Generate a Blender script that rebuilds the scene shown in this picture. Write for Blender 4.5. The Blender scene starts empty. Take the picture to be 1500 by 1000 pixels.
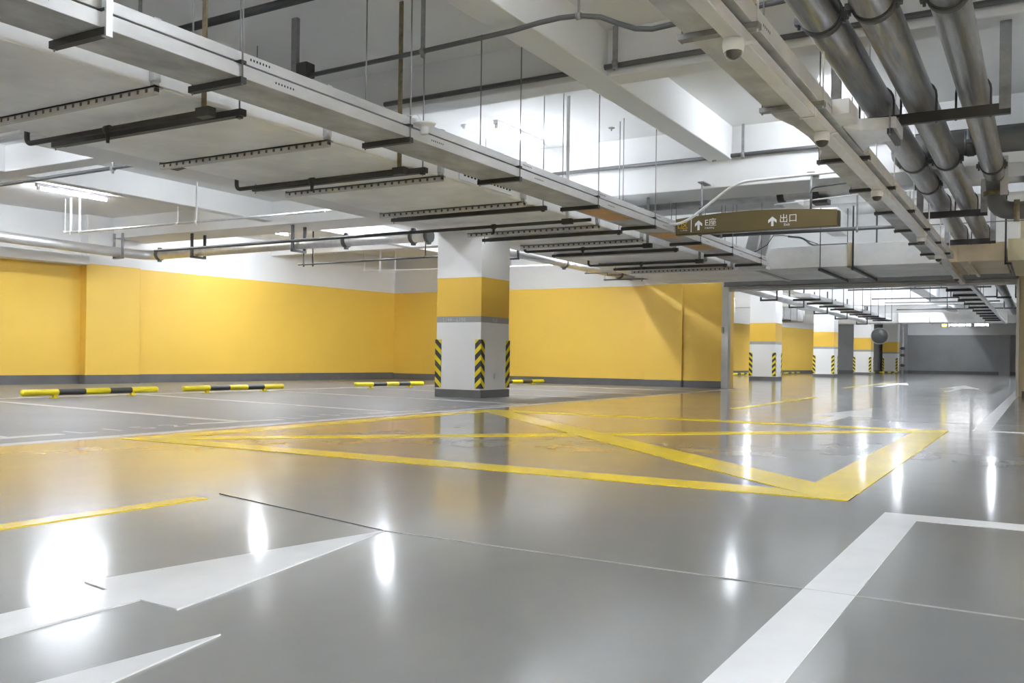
import bpy, bmesh, math, random
from mathutils import Vector, Matrix
random.seed(7)
PI = math.pi
SC = bpy.context.scene
COL = SC.collection

# ------------------------------------------------------------------ helpers
WL = {}          # world location of every object's origin


class MB:
    """collects simple shapes, then links them as one mesh object"""

    def __init__(self):
        self.v = []
        self.f = []
        self.m = []
        self.s = []

    def add(self, vs, fs, mi=0, smooth=False):
        o = len(self.v)
        self.v += [Vector(p) for p in vs]
        for f in fs:
            self.f.append([i + o for i in f])
            self.m.append(mi)
            self.s.append(smooth)
        return self

    def box(self, x0, x1, y0, y1, z0, z1, mi=0):
        vs = [(x0, y0, z0), (x1, y0, z0), (x1, y1, z0), (x0, y1, z0), (x0, y0, z1), (x1, y0, z1), (x1, y1, z1), (x0, y1, z1)]
        return self.add(vs, [(0, 3, 2, 1), (4, 5, 6, 7), (0, 1, 5, 4), (1, 2, 6, 5), (2, 3, 7, 6), (3, 0, 4, 7)], mi)

    def bar(self, p0, p1, w, h, mi=0, up=(0, 0, 1)):
        """rectangular bar from p0 to p1, w across, h along up"""
        p0, p1 = Vector(p0), Vector(p1)
        d = (p1 - p0).normalized()
        up = Vector(up)
        if abs(d.dot(up)) > 0.99:
            up = Vector((0, 1, 0))
        r = d.cross(up).normalized()
        u = r.cross(d).normalized()
        vs = []
        for p in (p0, p1):
            for a, b in ((-1, -1), (1, -1), (1, 1), (-1, 1)):
                vs.append(p + r * (a * w / 2) + u * (b * h / 2))
        return self.add(vs, [(0, 1, 2, 3), (7, 6, 5, 4), (0, 4, 5, 1), (1, 5, 6, 2), (2, 6, 7, 3), (3, 7, 4, 0)], mi)

    def tube(self, pts, r, n=12, mi=0, caps=True):
        """round tube along a polyline; r a number or one radius per point"""
        pts = [Vector(p) for p in pts]
        rs = r if isinstance(r, (list, tuple)) else [r] * len(pts)
        o = len(self.v)
        prev = None
        for i, p in enumerate(pts):
            a = pts[max(i - 1, 0)]
            b = pts[min(i + 1, len(pts) - 1)]
            if i == 0:
                t = pts[1] - p
            elif i == len(pts) - 1:
                t = p - a
            else:
                t = (p - a).normalized() + (b - p).normalized()
            if t.length < 1e-9:
                t = Vector((0, 0, 1))
            t.normalize()
            if prev is None:
                ref = Vector((0, 0, 1)) if abs(t.z) < 0.9 else Vector((0, 1, 0))
                u = t.cross(ref).normalized()
            else:
                u = (prev - t * prev.dot(t)).normalized()
            prev = u
            w = t.cross(u).normalized()
            for k in range(n):
                an = 2 * PI * k / n
                self.v.append(p + (u * math.cos(an) + w * math.sin(an)) * rs[i])
        for i in range(len(pts) - 1):
            for k in range(n):
                k2 = (k + 1) % n
                self.f.append([o + i * n + k, o + i * n + k2, o + (i + 1) * n + k2, o + (i + 1) * n + k])
                self.m.append(mi)
                self.s.append(True)
        if caps:
            self.f.append([o + k for k in range(n)][::-1])
            self.f.append([o + (len(pts) - 1) * n + k for k in range(n)])
            self.m += [mi, mi]
            self.s += [False, False]
        return self

    def lathe(self, c, prof, n=20, mi=0, axis=(0, 0, 1)):
        """profile of (radius, height) turned about an axis through c"""
        c = Vector(c)
        ax = Vector(axis).normalized()
        ref = Vector((1, 0, 0)) if abs(ax.x) < 0.9 else Vector((0, 1, 0))
        u = ax.cross(ref).normalized()
        w = ax.cross(u)
        o = len(self.v)
        for r, h in prof:
            for k in range(n):
                an = 2 * PI * k / n
                self.v.append(c + ax * h + (u * math.cos(an) + w * math.sin(an)) * max(r, 1e-4))
        for i in range(len(prof) - 1):
            for k in range(n):
                k2 = (k + 1) % n
                self.f.append([o + i * n + k, o + i * n + k2, o + (i + 1) * n + k2, o + (i + 1) * n + k])
                self.m.append(mi)
                self.s.append(True)
        return self

    def prism(self, poly, z0, z1, mi=0):
        """upright prism over a plan polygon"""
        n = len(poly)
        vs = [(x, y, z0) for x, y in poly] + [(x, y, z1) for x, y in poly]
        fs = [list(range(n))[::-1], [n + i for i in range(n)]]
        fs += [[i, (i + 1) % n, n + (i + 1) % n, n + i] for i in range(n)]
        return self.add(vs, fs, mi)

    def build(self, name, mats, parent=None, at=None, bevel=0):
        if not isinstance(mats, (list, tuple)):
            mats = [mats]
        if at is None:
            xs = [p.x for p in self.v]
            ys = [p.y for p in self.v]
            zs = [p.z for p in self.v]
            at = Vector(((min(xs) + max(xs)) / 2, (min(ys) + max(ys)) / 2, min(zs)))
        at = Vector(at)
        me = bpy.data.meshes.new(name)
        me.from_pydata([p - at for p in self.v], [], self.f)
        for m in mats:
            me.materials.append(m)
        me.polygons.foreach_set('material_index', self.m)
        me.polygons.foreach_set('use_smooth', self.s)
        bm = bmesh.new()
        bm.from_mesh(me)
        bmesh.ops.recalc_face_normals(bm, faces=bm.faces)
        bm.to_mesh(me)
        bm.free()
        me.update()
        o = bpy.data.objects.new(name, me)
        COL.objects.link(o)
        WL[o.name] = at.copy()
        if parent is not None:
            o.parent = parent
            o.location = at - WL[parent.name]
        else:
            o.location = at
        if bevel:
            b = o.modifiers.new('bevel', 'BEVEL')
            b.width = bevel
            b.segments = 2
            b.limit_method = 'ANGLE'
        return o


def tag(o, label, cat, group=None):
    o['label'] = label
    o['category'] = cat
    if group:
        o['group'] = group
    return o


def thing(name, label, cat, at, group=None):
    o = bpy.data.objects.new(name, None)
    o.empty_display_size = 0.1
    COL.objects.link(o)
    o.location = Vector(at)
    WL[o.name] = Vector(at)
    return tag(o, label, cat, group)


def struct(o):
    o['kind'] = 'structure'
    return o


def copy_tree(o, parent=None):
    c = o.copy()
    COL.objects.link(c)
    if parent is not None:
        c.parent = parent
    for ch in [q for q in bpy.data.objects if q.parent == o]:
        copy_tree(ch, c)
    return c


ORD = ['first', 'second', 'third', 'fourth', 'fifth', 'sixth', 'seventh', 'eighth', 'ninth', 'tenth', 'eleventh', 'twelfth', 'thirteenth', 'fourteenth', 'fifteenth', 'sixteenth']


def arc(p0, c, p1, n=6):
    """quadratic bend from p0 to p1 with corner c"""
    p0, c, p1 = Vector(p0), Vector(c), Vector(p1)
    return [p0 * (1 - t) ** 2 + c * 2 * t * (1 - t) + p1 * t * t for t in [i / n for i in range(n + 1)]]


# ------------------------------------------------------------------ materials
def nodes(name):
    m = bpy.data.materials.new(name)
    m.use_nodes = True
    nt = m.node_tree
    b = nt.nodes['Principled BSDF']
    return m, nt, b


def L(nt, a, b):
    nt.links.new(a, b)


def noise(nt, scale, detail=4, rough=0.55, vec=None, stretch=None, coord='Object'):
    tc = nt.nodes.new('ShaderNodeTexCoord')
    src = tc.outputs['Object' if coord == 'World' else coord]
    if coord == 'World':
        g = nt.nodes.new('ShaderNodeNewGeometry')
        src = g.outputs['Position']
    if stretch:
        mp = nt.nodes.new('ShaderNodeMapping')
        mp.inputs['Scale'].default_value = stretch
        L(nt, src, mp.inputs['Vector'])
        src = mp.outputs['Vector']
    n = nt.nodes.new('ShaderNodeTexNoise')
    n.inputs['Scale'].default_value = scale
    n.inputs['Detail'].default_value = detail
    n.inputs['Roughness'].default_value = rough
    L(nt, src, n.inputs['Vector'])
    return n.outputs['Fac']


def ramp(nt, fac, stops, interp='LINEAR'):
    r = nt.nodes.new('ShaderNodeValToRGB')
    r.color_ramp.interpolation = interp
    e = r.color_ramp.elements
    while len(e) < len(stops):
        e.new(0.5)
    for el, (p, c) in zip(e, stops):
        el.position = p
        el.color = (c[0], c[1], c[2], 1) if isinstance(c, (tuple, list)) else (c, c, c, 1)
    L(nt, fac, r.inputs['Fac'])
    return r.outputs['Color']


def plain(name, c, rough=0.6, metal=0.0, var=0.12, scale=3.0, stretch=None, bump=0.0, spec=0.5):
    c = c if isinstance(c, tuple) else (c, c, c)
    m, nt, b = nodes(name)
    f = noise(nt, scale, 5, 0.6, stretch=stretch)
    lo = tuple(x * (1 - var) for x in c)
    hi = tuple(min(1, x * (1 + var)) for x in c)
    L(nt, ramp(nt, f, [(0.3, lo), (0.7, hi)]), b.inputs['Base Color'])
    b.inputs['Roughness'].default_value = rough
    b.inputs['Metallic'].default_value = metal
    b.inputs['Specular IOR Level'].default_value = spec
    if bump:
        bp = nt.nodes.new('ShaderNodeBump')
        bp.inputs['Strength'].default_value = bump
        bp.inputs['Distance'].default_value = 0.01
        L(nt, noise(nt, scale * 8, 4), bp.inputs['Height'])
        L(nt, bp.outputs['Normal'], b.inputs['Normal'])
    return m


def banded(name, stops, rough=0.45, var=0.04):
    """paint bands by height above the floor; stops (height from, colour)"""
    m, nt, b = nodes(name)
    g = nt.nodes.new('ShaderNodeNewGeometry')
    sp = nt.nodes.new('ShaderNodeSeparateXYZ')
    L(nt, g.outputs['Position'], sp.inputs[0])
    mr = nt.nodes.new('ShaderNodeMath')
    mr.operation = 'DIVIDE'
    L(nt, sp.outputs['Z'], mr.inputs[0])
    mr.inputs[1].default_value = 5.0
    col = ramp(nt, mr.outputs[0], [(z / 5.0, c) for z, c in stops], 'CONSTANT')
    n = noise(nt, 0.9, 4, 0.6, coord='World')
    v = ramp(nt, n, [(0.3, 1 - var), (0.7, 1.0)])
    mx = nt.nodes.new('ShaderNodeMixRGB')
    mx.blend_type = 'MULTIPLY'
    mx.inputs['Fac'].default_value = 1
    L(nt, col, mx.inputs['Color1'])
    L(nt, v, mx.inputs['Color2'])
    L(nt, mx.outputs['Color'], b.inputs['Base Color'])
    b.inputs['Roughness'].default_value = rough
    return m


WHITE = (0.80, 0.80, 0.80)
YEL = (0.84, 0.545, 0.085)
M = {}
M['ceiling'] = plain('ceiling_paint', (0.80, 0.80, 0.79), 0.8, var=0.03, scale=0.7)
M['beam'] = plain('beam_paint', (0.76, 0.76, 0.755), 0.75, var=0.03, scale=0.8)
M['wall'] = banded('wall_paint', [(0, YEL), (2.45, WHITE)])
M['wall_grey'] = plain('grey_wall_paint', 0.30, 0.6, var=0.10, scale=0.6)
M['pillar'] = banded('pillar_paint', [(0, WHITE), (1.205, (0.33, 0.33, 0.33)), (1.305, (0.80, 0.50, 0.06)), (1.925, WHITE)], 0.4)
M['skirt'] = plain('skirting_grey', 0.12, 0.45, var=0.12)
M['galv'] = plain('galvanised_steel', 0.66, 0.38, 0.75, var=0.16, scale=5, stretch=(1, 0.35, 1))
M['tray'] = plain('tray_steel', 0.60, 0.45, 0.45, var=0.10, scale=4, stretch=(1, 0.4, 1))
M['lightsteel'] = plain('bright_zinc_steel', 0.74, 0.4, 0.15, var=0.10, scale=6, stretch=(1, 0.4, 1))
M['traydirty'] = plain('dusty_steel', 0.50, 0.6, 0.2, var=0.32, scale=3.5, stretch=(1, 0.6, 1))
M['pipe'] = plain('weathered_pipe_steel', 0.40, 0.34, 0.85, var=0.30, scale=6, stretch=(3, 0.25, 3))
def pipe_mat():
    m, nt, b = nodes('weathered_pipe_steel')
    f = noise(nt, 6, 6, 0.65, stretch=(3, 0.22, 3))
    c1 = ramp(nt, f, [(0.28, 0.17), (0.5, 0.29), (0.72, 0.48)])
    st = noise(nt, 2.2, 4, 0.6, stretch=(5, 0.25, 5))
    k = ramp(nt, st, [(0.60, 0.0), (0.70, 0.75)])
    mx = nt.nodes.new('ShaderNodeMixRGB')
    L(nt, k, mx.inputs['Fac'])
    L(nt, c1, mx.inputs['Color1'])
    mx.inputs['Color2'].default_value = (0.50, 0.36, 0.16, 1)
    L(nt, mx.outputs['Color'], b.inputs['Base Color'])
    b.inputs['Metallic'].default_value = 0.8
    b.inputs['Roughness'].default_value = 0.30
    return m


M['pipe'] = pipe_mat()
M['duct'] = plain('duct_panel', (0.87, 0.87, 0.865), 0.6, 0.0, var=0.14, scale=1.3, stretch=(1, 1, 1))
M['flange'] = plain('duct_flange', 0.48, 0.5, 0.3, var=0.10)
M['beige'] = plain('beige_panel', (0.72, 0.60, 0.42), 0.55, var=0.12, scale=1.6)
M['beigewall'] = plain('beige_wall_paint', (0.60, 0.52, 0.34), 0.55, var=0.10, scale=1.2)
M['dark'] = plain('dark_steel', 0.055, 0.5, 0.2, var=0.25)
M['bolt'] = plain('bolt_steel', 0.10, 0.5, 0.5, var=0.2)
M['hole'] = plain('slot_black', 0.012, 0.8, var=0.2)
M['conduit'] = plain('conduit_grey', 0.13, 0.45, 0.3, var=0.12)
M['lightconduit'] = plain('conduit_white', 0.74, 0.45, 0.1, var=0.06)
M['strut'] = plain('strut_grey', 0.30, 0.5, 0.4, var=0.25, scale=9)
M['rust'] = plain('rusty_strut', (0.20, 0.16, 0.09), 0.65, 0.2, var=0.4, scale=14)
M['rod'] = plain('threaded_rod', 0.30, 0.5, 0.5, var=0.1)
M['white'] = plain('white_plastic', 0.82, 0.35, var=0.03)
M['steel_header'] = plain('shutter_steel', 0.34, 0.4, 0.5, var=0.15, scale=2, stretch=(0.2, 1, 4))
M['header_dark'] = plain('header_dark_steel', 0.10, 0.45, 0.3, var=0.15, scale=2)
M['jamb'] = plain('jamb_steel', 0.52, 0.35, 0.6, var=0.08)
M['rubber'] = plain('black_rubber', 0.035, 0.6, var=0.2)
M['black'] = plain('black_paint', 0.05, 0.32, var=0.15)
M['stopyellow'] = plain('stop_yellow_paint', (0.72, 0.60, 0.01), 0.32, var=0.08)
M['signbrown'] = plain('sign_brown', (0.145, 0.108, 0.042), 0.35, 0.25, var=0.10, scale=1.5)
M['signedge'] = plain('sign_edge', (0.06, 0.045, 0.02), 0.4, 0.2)
M['letter'] = plain('letter_white', 0.86, 0.5, var=0.02)
M['letteryellow'] = plain('letter_yellow', (0.85, 0.52, 0.02), 0.5, var=0.03)
M['paintwhite'] = plain('road_paint_white', 0.66, 0.36, var=0.10, scale=2.5)
M['paintyellow'] = plain('road_paint_yellow', (0.84, 0.62, 0.004), 0.26, var=0.08, scale=2)
for k in ('paintwhite', 'paintyellow'):
    q = M[k].node_tree.nodes['Principled BSDF']
    q.inputs['Coat Weight'].default_value = 0.35
    q.inputs['Coat Roughness'].default_value = 0.10
M['joint'] = plain('joint_sealant', 0.42, 0.5, var=0.3, scale=8)
M['text_grey'] = plain('stencil_paint', 0.55, 0.5, var=0.2, scale=30)
M['orange'] = plain('orange_patch', (0.62, 0.36, 0.14), 0.6, var=0.15, scale=4)
M['mirror'] = plain('convex_mirror', 0.05, 0.30, 0.3, var=0.15)


def emission(name, c, s):
    m, nt, b = nodes(name)
    b.inputs['Base Color'].default_value = (0.8, 0.8, 0.8, 1)
    b.inputs['Emission Color'].default_value = (c[0], c[1], c[2], 1)
    b.inputs['Emission Strength'].default_value = s
    return m


M['tube'] = emission('lit_tube', (0.905, 0.97, 1.06), 19)
M['tube_bay'] = emission('lit_tube_bays', (0.905, 0.97, 1.06), 38)
M['tube_side'] = emission('lit_tube_side', (0.905, 0.97, 1.06), 85)
M['tube_far_fill'] = emission('lit_tube_far_fill', (0.905, 0.97, 1.06), 56)  # glow of the fill tubes added in the far hall
M['litsign'] = emission('lit_sign_white', (1, 1, 1), 5)
M['litsignyellow'] = emission('lit_sign_yellow', (1, 0.8, 0.05), 3)


def glass_dome():
    m, nt, b = nodes('dome_dark_glass')
    b.inputs['Base Color'].default_value = (0.05, 0.05, 0.05, 1)
    b.inputs['Roughness'].default_value = 0.05
    b.inputs['Coat Weight'].default_value = 1
    return m


M['dome'] = glass_dome()


def floor_mat():
    m, nt, b = nodes('polished_grey_epoxy')
    big = noise(nt, 0.45, 6, 0.62, coord='World', stretch=(1, 0.6, 1))
    L(nt, ramp(nt, big, [(0.25, 0.15), (0.5, 0.19), (0.75, 0.25)]), b.inputs['Base Color'])
    b.inputs['Roughness'].default_value = 0.30
    b.inputs['IOR'].default_value = 1.5
    b.inputs['Coat Weight'].default_value = 1.0
    b.inputs['Coat IOR'].default_value = 1.75
    rr = noise(nt, 1.3, 6, 0.7, coord='World')
    L(nt, ramp(nt, rr, [(0.3, 0.09), (0.7, 0.155)]), b.inputs['Coat Roughness'])
    bp = nt.nodes.new('ShaderNodeBump')
    bp.inputs['Strength'].default_value = 0.05
    bp.inputs['Distance'].default_value = 0.01
    L(nt, noise(nt, 2.6, 1, 0.5, coord='World'), bp.inputs['Height'])
    L(nt, bp.outputs['Normal'], b.inputs['Coat Normal'])
    return m


M['floor'] = floor_mat()
M['floor_bays'] = plain('matt_grey_epoxy', (0.18, 0.178, 0.178), 0.42, var=0.10, scale=0.8, spec=0.35)


def chevron():
    """black and yellow chevrons pointing up at the pillar corner"""
    m, nt, b = nodes('chevron_tape')
    tc = nt.nodes.new('ShaderNodeTexCoord')
    sp = nt.nodes.new('ShaderNodeSeparateXYZ')
    L(nt, tc.outputs['Object'], sp.inputs[0])

    def mth(op, a, c=None, v=None):
        n = nt.nodes.new('ShaderNodeMath')
        n.operation = op
        L(nt, a, n.inputs[0])
        if c is not None:
            L(nt, c, n.inputs[1])
        if v is not None:
            n.inputs[1].default_value = v
        return n.outputs[0]
    ax = mth('ABSOLUTE', sp.outputs['X'])
    ay = mth('ABSOLUTE', sp.outputs['Y'])
    d = mth('MULTIPLY', mth('ADD', ax, ay), v=0.95)
    v = mth('ADD', sp.outputs['Z'], d)
    fr = mth('FRACT', mth('DIVIDE', v, v=0.182))
    L(nt, ramp(nt, fr, [(0.0, (0.035, 0.035, 0.035)), (0.52, (0.78, 0.62, 0.01))], 'CONSTANT'), b.inputs['Base Color'])
    b.inputs['Roughness'].default_value = 0.5
    return m


M['chevron'] = chevron()


def patterned(name, base, c, period, length, pitch, phase, z0, z1, axis='Y', dark=0.02, rough=0.45, metal=0.45, half=None, fill=0.45):
    """steel with a repeated group of punched slots, laid out along the piece"""
    m, nt, b = nodes(name)
    g = nt.nodes.new('ShaderNodeNewGeometry')
    sp = nt.nodes.new('ShaderNodeSeparateXYZ')
    L(nt, g.outputs['Position'], sp.inputs[0])

    def mth(op, a, v=None, c2=None):
        n = nt.nodes.new('ShaderNodeMath')
        n.operation = op
        L(nt, a, n.inputs[0])
        if c2 is not None:
            L(nt, c2, n.inputs[1])
        if v is not None:
            n.inputs[1].default_value = v
        return n.outputs[0]
    q = sp.outputs[axis]
    q = mth('SUBTRACT', q, phase)
    grp = mth('LESS_THAN', mth('FRACT', mth('DIVIDE', q, period)), length / period)
    dash = mth('LESS_THAN', mth('FRACT', mth('DIVIDE', q, pitch)), fill)
    zz = sp.outputs['Z']
    band = mth('MULTIPLY', mth('GREATER_THAN', zz, z0), c2=mth('LESS_THAN', zz, z1))
    mask = mth('MULTIPLY', mth('MULTIPLY', grp, c2=dash), c2=band)
    if half:
        tc = nt.nodes.new('ShaderNodeTexCoord')
        so = nt.nodes.new('ShaderNodeSeparateXYZ')
        L(nt, tc.outputs['Object'], so.inputs[0])
        mask = mth('MULTIPLY', mask, c2=mth('LESS_THAN', mth('ABSOLUTE', so.outputs['Y']), half))
    f = noise(nt, 4, 5, 0.6, stretch=(1, 0.4, 1))
    col = ramp(nt, f, [(0.3, c * 0.88), (0.7, c * 1.1)])
    mx = nt.nodes.new('ShaderNodeMixRGB')
    L(nt, mask, mx.inputs['Fac'])
    L(nt, col, mx.inputs['Color1'])
    mx.inputs['Color2'].default_value = (dark, dark, dark, 1)
    L(nt, mx.outputs['Color'], b.inputs['Base Color'])
    b.inputs['Roughness'].default_value = rough
    b.inputs['Metallic'].default_value = metal
    return m


M['slot_low'] = patterned('slotted_steel_lower', None, 0.60, 1.78, 0.19, 0.027, 4.42, 2.438, 2.452)
M['slot_high'] = patterned('slotted_steel_upper', None, 0.62, 1.78, 0.19, 0.027, 4.22, 2.536, 2.552)
M['slot_right'] = patterned('slotted_steel_right', None, 0.78, 1.7, 0.16, 0.033, 4.95, 2.462, 2.478)
M['boltflange'] = patterned('bolted_flange', None, 0.56, 10, 10, 0.086, -9.0, 2.360, 2.386, axis='X', dark=0.05, metal=0.1, fill=0.30)

# ------------------------------------------------------------------ lettering
TXT_CACHE = {}


def lettering(s, height, origin, right, up, mat, parent, name='lettering', off=0.004):
    """flat lettering as mesh; origin = lower left, right / up = unit directions"""
    cu = bpy.data.curves.new('text', 'FONT')
    cu.body = s
    cu.size = 1.0
    tmp = bpy.data.objects.new('text', cu)
    COL.objects.link(tmp)
    dg = bpy.context.evaluated_depsgraph_get()
    me = bpy.data.meshes.new_from_object(tmp.evaluated_get(dg))
    bpy.data.objects.remove(tmp)
    right, up, origin = Vector(right), Vector(up), Vector(origin)
    nrm = right.cross(up)
    xs = [v.co.x for v in me.vertices] or [0]
    ys = [v.co.y for v in me.vertices] or [0]
    k = height / max(max(ys) - min(ys), 1e-3)
    x0, y0 = min(xs), min(ys)
    b = MB()
    b.add([origin + right * ((v.co.x - x0) * k) + up * ((v.co.y - y0) * k) + nrm * off for v in me.vertices], [list(p.vertices) for p in me.polygons])
    bpy.data.meshes.remove(me)
    return b.build(name, mat, parent)


# ------------------------------------------------------------------ the setting
SLAB = 3.85
XR, XL, YB = 9.0, -19.5, -7.0

fl = struct(MB().prism([(-6.30, YB), (XR, YB), (XR, 67), (-15, 67), (-15, 20.9), (-6.10, 20.9)], -0.2, 0).build('floor', M['floor']))
struct(MB().prism([(XL, YB), (-6.30, YB), (-6.10, 20.9), (-15, 20.9), (-15, 21.6), (XL, 21.6)], -0.2, 0).build('floor_bays', M['floor_bays']))


PZN = [0]


def paint(name, poly, mat, z=0.0025):
    PZN[0] += 1
    return MB().prism(poly, -0.002, z + 0.00006 * PZN[0], 0).build(name, mat, fl)


def strip(name, p, q, w, mat, z=0.0025):
    p, q = Vector((p[0], p[1])), Vector((q[0], q[1]))
    d = (q - p).normalized()
    n = Vector((-d.y, d.x)) * (w / 2)
    return paint(name, [tuple(p - n), tuple(q - n), tuple(q + n), tuple(p + n)], mat, z)


PW, PY = M['paintwhite'], M['paintyellow']
# dashed lane stripe on the right with its side arm, then the next dash
paint('lane_line', [(-0.585, 0.3), (-0.445, 0.3), (-0.443, 4.09), (2.6, 4.09), (2.6, 4.24), (-0.585, 4.24)], PW)
paint('lane_line', [(-0.585, 9.86), (-0.44, 9.86), (-0.445, 30.0), (-0.585, 30.0)], PW)
paint('lane_line', [(-0.44, 9.86), (2.6, 9.86), (2.6, 9.99), (-0.44, 9.99)], PW)
# parking bays
strip('bay_line', (-6.235, 2.2), (-6.10, 20.6), 0.12, PW)
for a, b in (((-6.70, 2.3), (-6.70, 4.45)), ((-6.78, 5.76), (-6.58, 6.75)), ((-6.56, 8.05), (-6.44, 8.95)), ((-6.42, 10.2), (-6.35, 11.3))):
    strip('bay_line', a, b, 0.11, PW)
for a, b in (((-11.9, 4.6), (-6.7, 4.0)), ((-11.9, 6.87), (-6.72, 6.29)), ((-12.2, 9.45), (-6.5, 8.50)), ((-12.2, 12.0), (-6.5, 11.2)), ((-12.0, 14.4), (-6.4, 13.7)), ((-12.0, 16.8), (-6.3, 16.0)), ((-11.8, 19.2), (-6.3, 18.4))):
    strip('bay_line', a, b, 0.10, PW)
strip('bay_line', (-12.35, 4.0), (-12.15, 18.0), 0.10, PW)
# bay numbers on the floor
for body, y0, x0 in (('L 1 5 2', 4.58, -6.63), ('L 1 5 1', 6.92, -6.58), ('L 1 5 0', 9.12, -6.52)):
    lettering(body, 0.27, (x0, y0, 0), (0.03, 1, 0), (-1, 0.03, 0), PW, fl, 'painted_bay_number', 0.0025)
# yellow cross-hatched box
bx0, bx1, by0, by1 = -6.0, -0.78, 4.48, 9.74
for poly in ([(bx0, by0), (bx1, by0), (bx1, by0 + 0.25), (bx0, by0 + 0.25)], [(bx0, by1 - 0.25), (bx1, by1 - 0.25), (bx1, by1), (bx0, by1)],
             [(bx1 - 0.27, by0), (bx1, by0), (bx1, by1), (bx1 - 0.27, by1)], [(bx0, by0), (bx0 + 0.25, by0), (bx0 + 0.25, by1), (bx0, by1)]):
    paint('yellow_box_line', poly, PY, 0.0022)
strip('yellow_box_line', (bx0 + 0.1, by1 - 0.1), (bx1 - 0.1, by0 + 0.2), 0.30, PY, 0.0024)
strip('yellow_box_line', (bx0 + 0.1, by0 + 0.1), (bx1 - 0.1, by1 - 0.1), 0.24, PY, 0.0026)
strip('yellow_edge_line', (-3.37, 0.6), (-3.275, 2.86), 0.10, PY)
strip('yellow_edge_line', (-4.3, 24.0), (-4.3, 33.0), 0.15, PY)
strip('yellow_edge_line', (-3.6, 12.2), (-3.6, 17.2), 0.14, PY)
# direction arrows
paint('direction_arrow', [(-2.24, 0.2), (-2.01, 0.2), (-2.04, 1.585), (-1.885, 1.575), (-2.105, 2.70), (-2.33, 1.625), (-2.20, 1.605)], PW)
paint('direction_arrow', [(-1.70, 0.5), (-1.55, 0.5), (-1.545, 1.02), (-1.635, 1.49), (-1.70, 1.02)], PW)
paint('direction_arrow', [(-2.15, 9.9), (-2.0, 9.9), (-2.0, 11.5), (-1.75, 11.5), (-2.08, 13.7), (-2.40, 11.4), (-2.15, 11.5)], PW)
paint('direction_arrow', [(-1.95, 23.0), (-1.8, 23.0), (-1.8, 26.3), (-1.4, 26.3), (-2.0, 30.2), (-2.3, 26.0), (-1.95, 26.2)], PW)
paint('direction_arrow', [(-3.9, 26.0), (-3.7, 26.0), (-3.7, 29.0), (-3.4, 29.0), (-3.8, 32.0), (-4.2, 29.0), (-3.9, 29.0)], PW)
# sealed joints in the floor
strip('floor_joint', (-3.3, 2.99), (-2.1, 2.70), 0.003, M['skirt'], 0.0012)
strip('floor_joint', (-2.1, 2.70), (2.5, 2.63), 0.0035, M['joint'], 0.0012)
strip('floor_joint', (-2.1, 11.0), (2.5, 11.0), 0.010, M['joint'], 0.0012)

# ceiling slab and the beam grid
struct(MB().box(XL, XR, YB, 67, SLAB, SLAB + 0.25).build('ceiling', M['ceiling']))
SLABL = 3.46
struct(MB().box(XL, -8.58, YB, 21.2, SLABL, SLAB + 0.01).build('ceiling_over_bays', M['ceiling']))


BEAMS = []


def top_z(x, y):
    return min([(SLABL if x < -8.58 and y < 21.2 else SLAB) + 0.004] + [z + 0.004 for a, b_, c_, d_, z in BEAMS if a - 0.03 < x < b_ + 0.03 and c_ - 0.03 < y < d_ + 0.03])


def beam(x0, x1, y0, y1, z):
    BEAMS.append((x0, x1, y0, y1, z))
    return struct(MB().box(x0, x1, y0, y1, z, SLAB + 0.02).build('ceiling_beam', M['beam'], bevel=0.012))


PRIMY = [(-8.60, -7.74), (0.35, 1.15)]
for x0, x1 in PRIMY:
    beam(x0, x1, YB, 20.85, 2.675 if x0 < 0 else 3.03)
SEGS = [(XL, -8.6), (-7.74, 0.35), (1.15, XR)]
for x0, x1 in SEGS:
    beam(x0, x1, 12.30, 13.20, 3.03)
    beam(x0, x1, 3.25, 4.05, 3.03) if x1 < -8 else None
SECX = [(-13.92, -13.67), (-4.03, -3.71), (4.5, 4.8)]
for (s0, s1), (a0, a1) in list(zip(SEGS, SECX))[1:]:
    for y in (8.15, 16.6):
        beam(s0, a0, y, y + 0.3, 3.4)
        beam(a1, s1, y, y + 0.3, 3.4)
    beam(a0, a1, YB, 12.3, 3.4)
    beam(a0, a1, 13.2, 20.85, 3.4)
beam(XL, -8.6, 7.30, 7.60, 3.10)
beam(XL, -8.6, 16.6, 16.9, 3.10)
for y0, y1 in ((YB, 7.3), (7.6, 12.3), (13.2, 16.6), (16.9, 21.05)):
    beam(-12.52, -12.30, y0, y1, 3.10)
# beams beyond the shutter opening
for k, y in enumerate((22.2, 30.8, 40.7, 50.4, 60.4)):
    beam(-15, XR, y, y + 0.5, 3.05)
for x in (-8.2, -3.9, 0.4):
    beam(x - 0.25, x + 0.25, 22.7, 64, 3.25)

# walls
WA0, WA1 = Vector((-18.95, -7.0)), Vector((-16.18, 21.05))   # left wall runs a little askew
WD = (WA1 - WA0).normalized()
WN = Vector((WD.y, -WD.x))                                      # towards the room


def wa(y, off=0.0):
    t = (y - WA0.y) / WD.y
    p = WA0 + WD * t + WN * off
    return (p.x, p.y)


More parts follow.
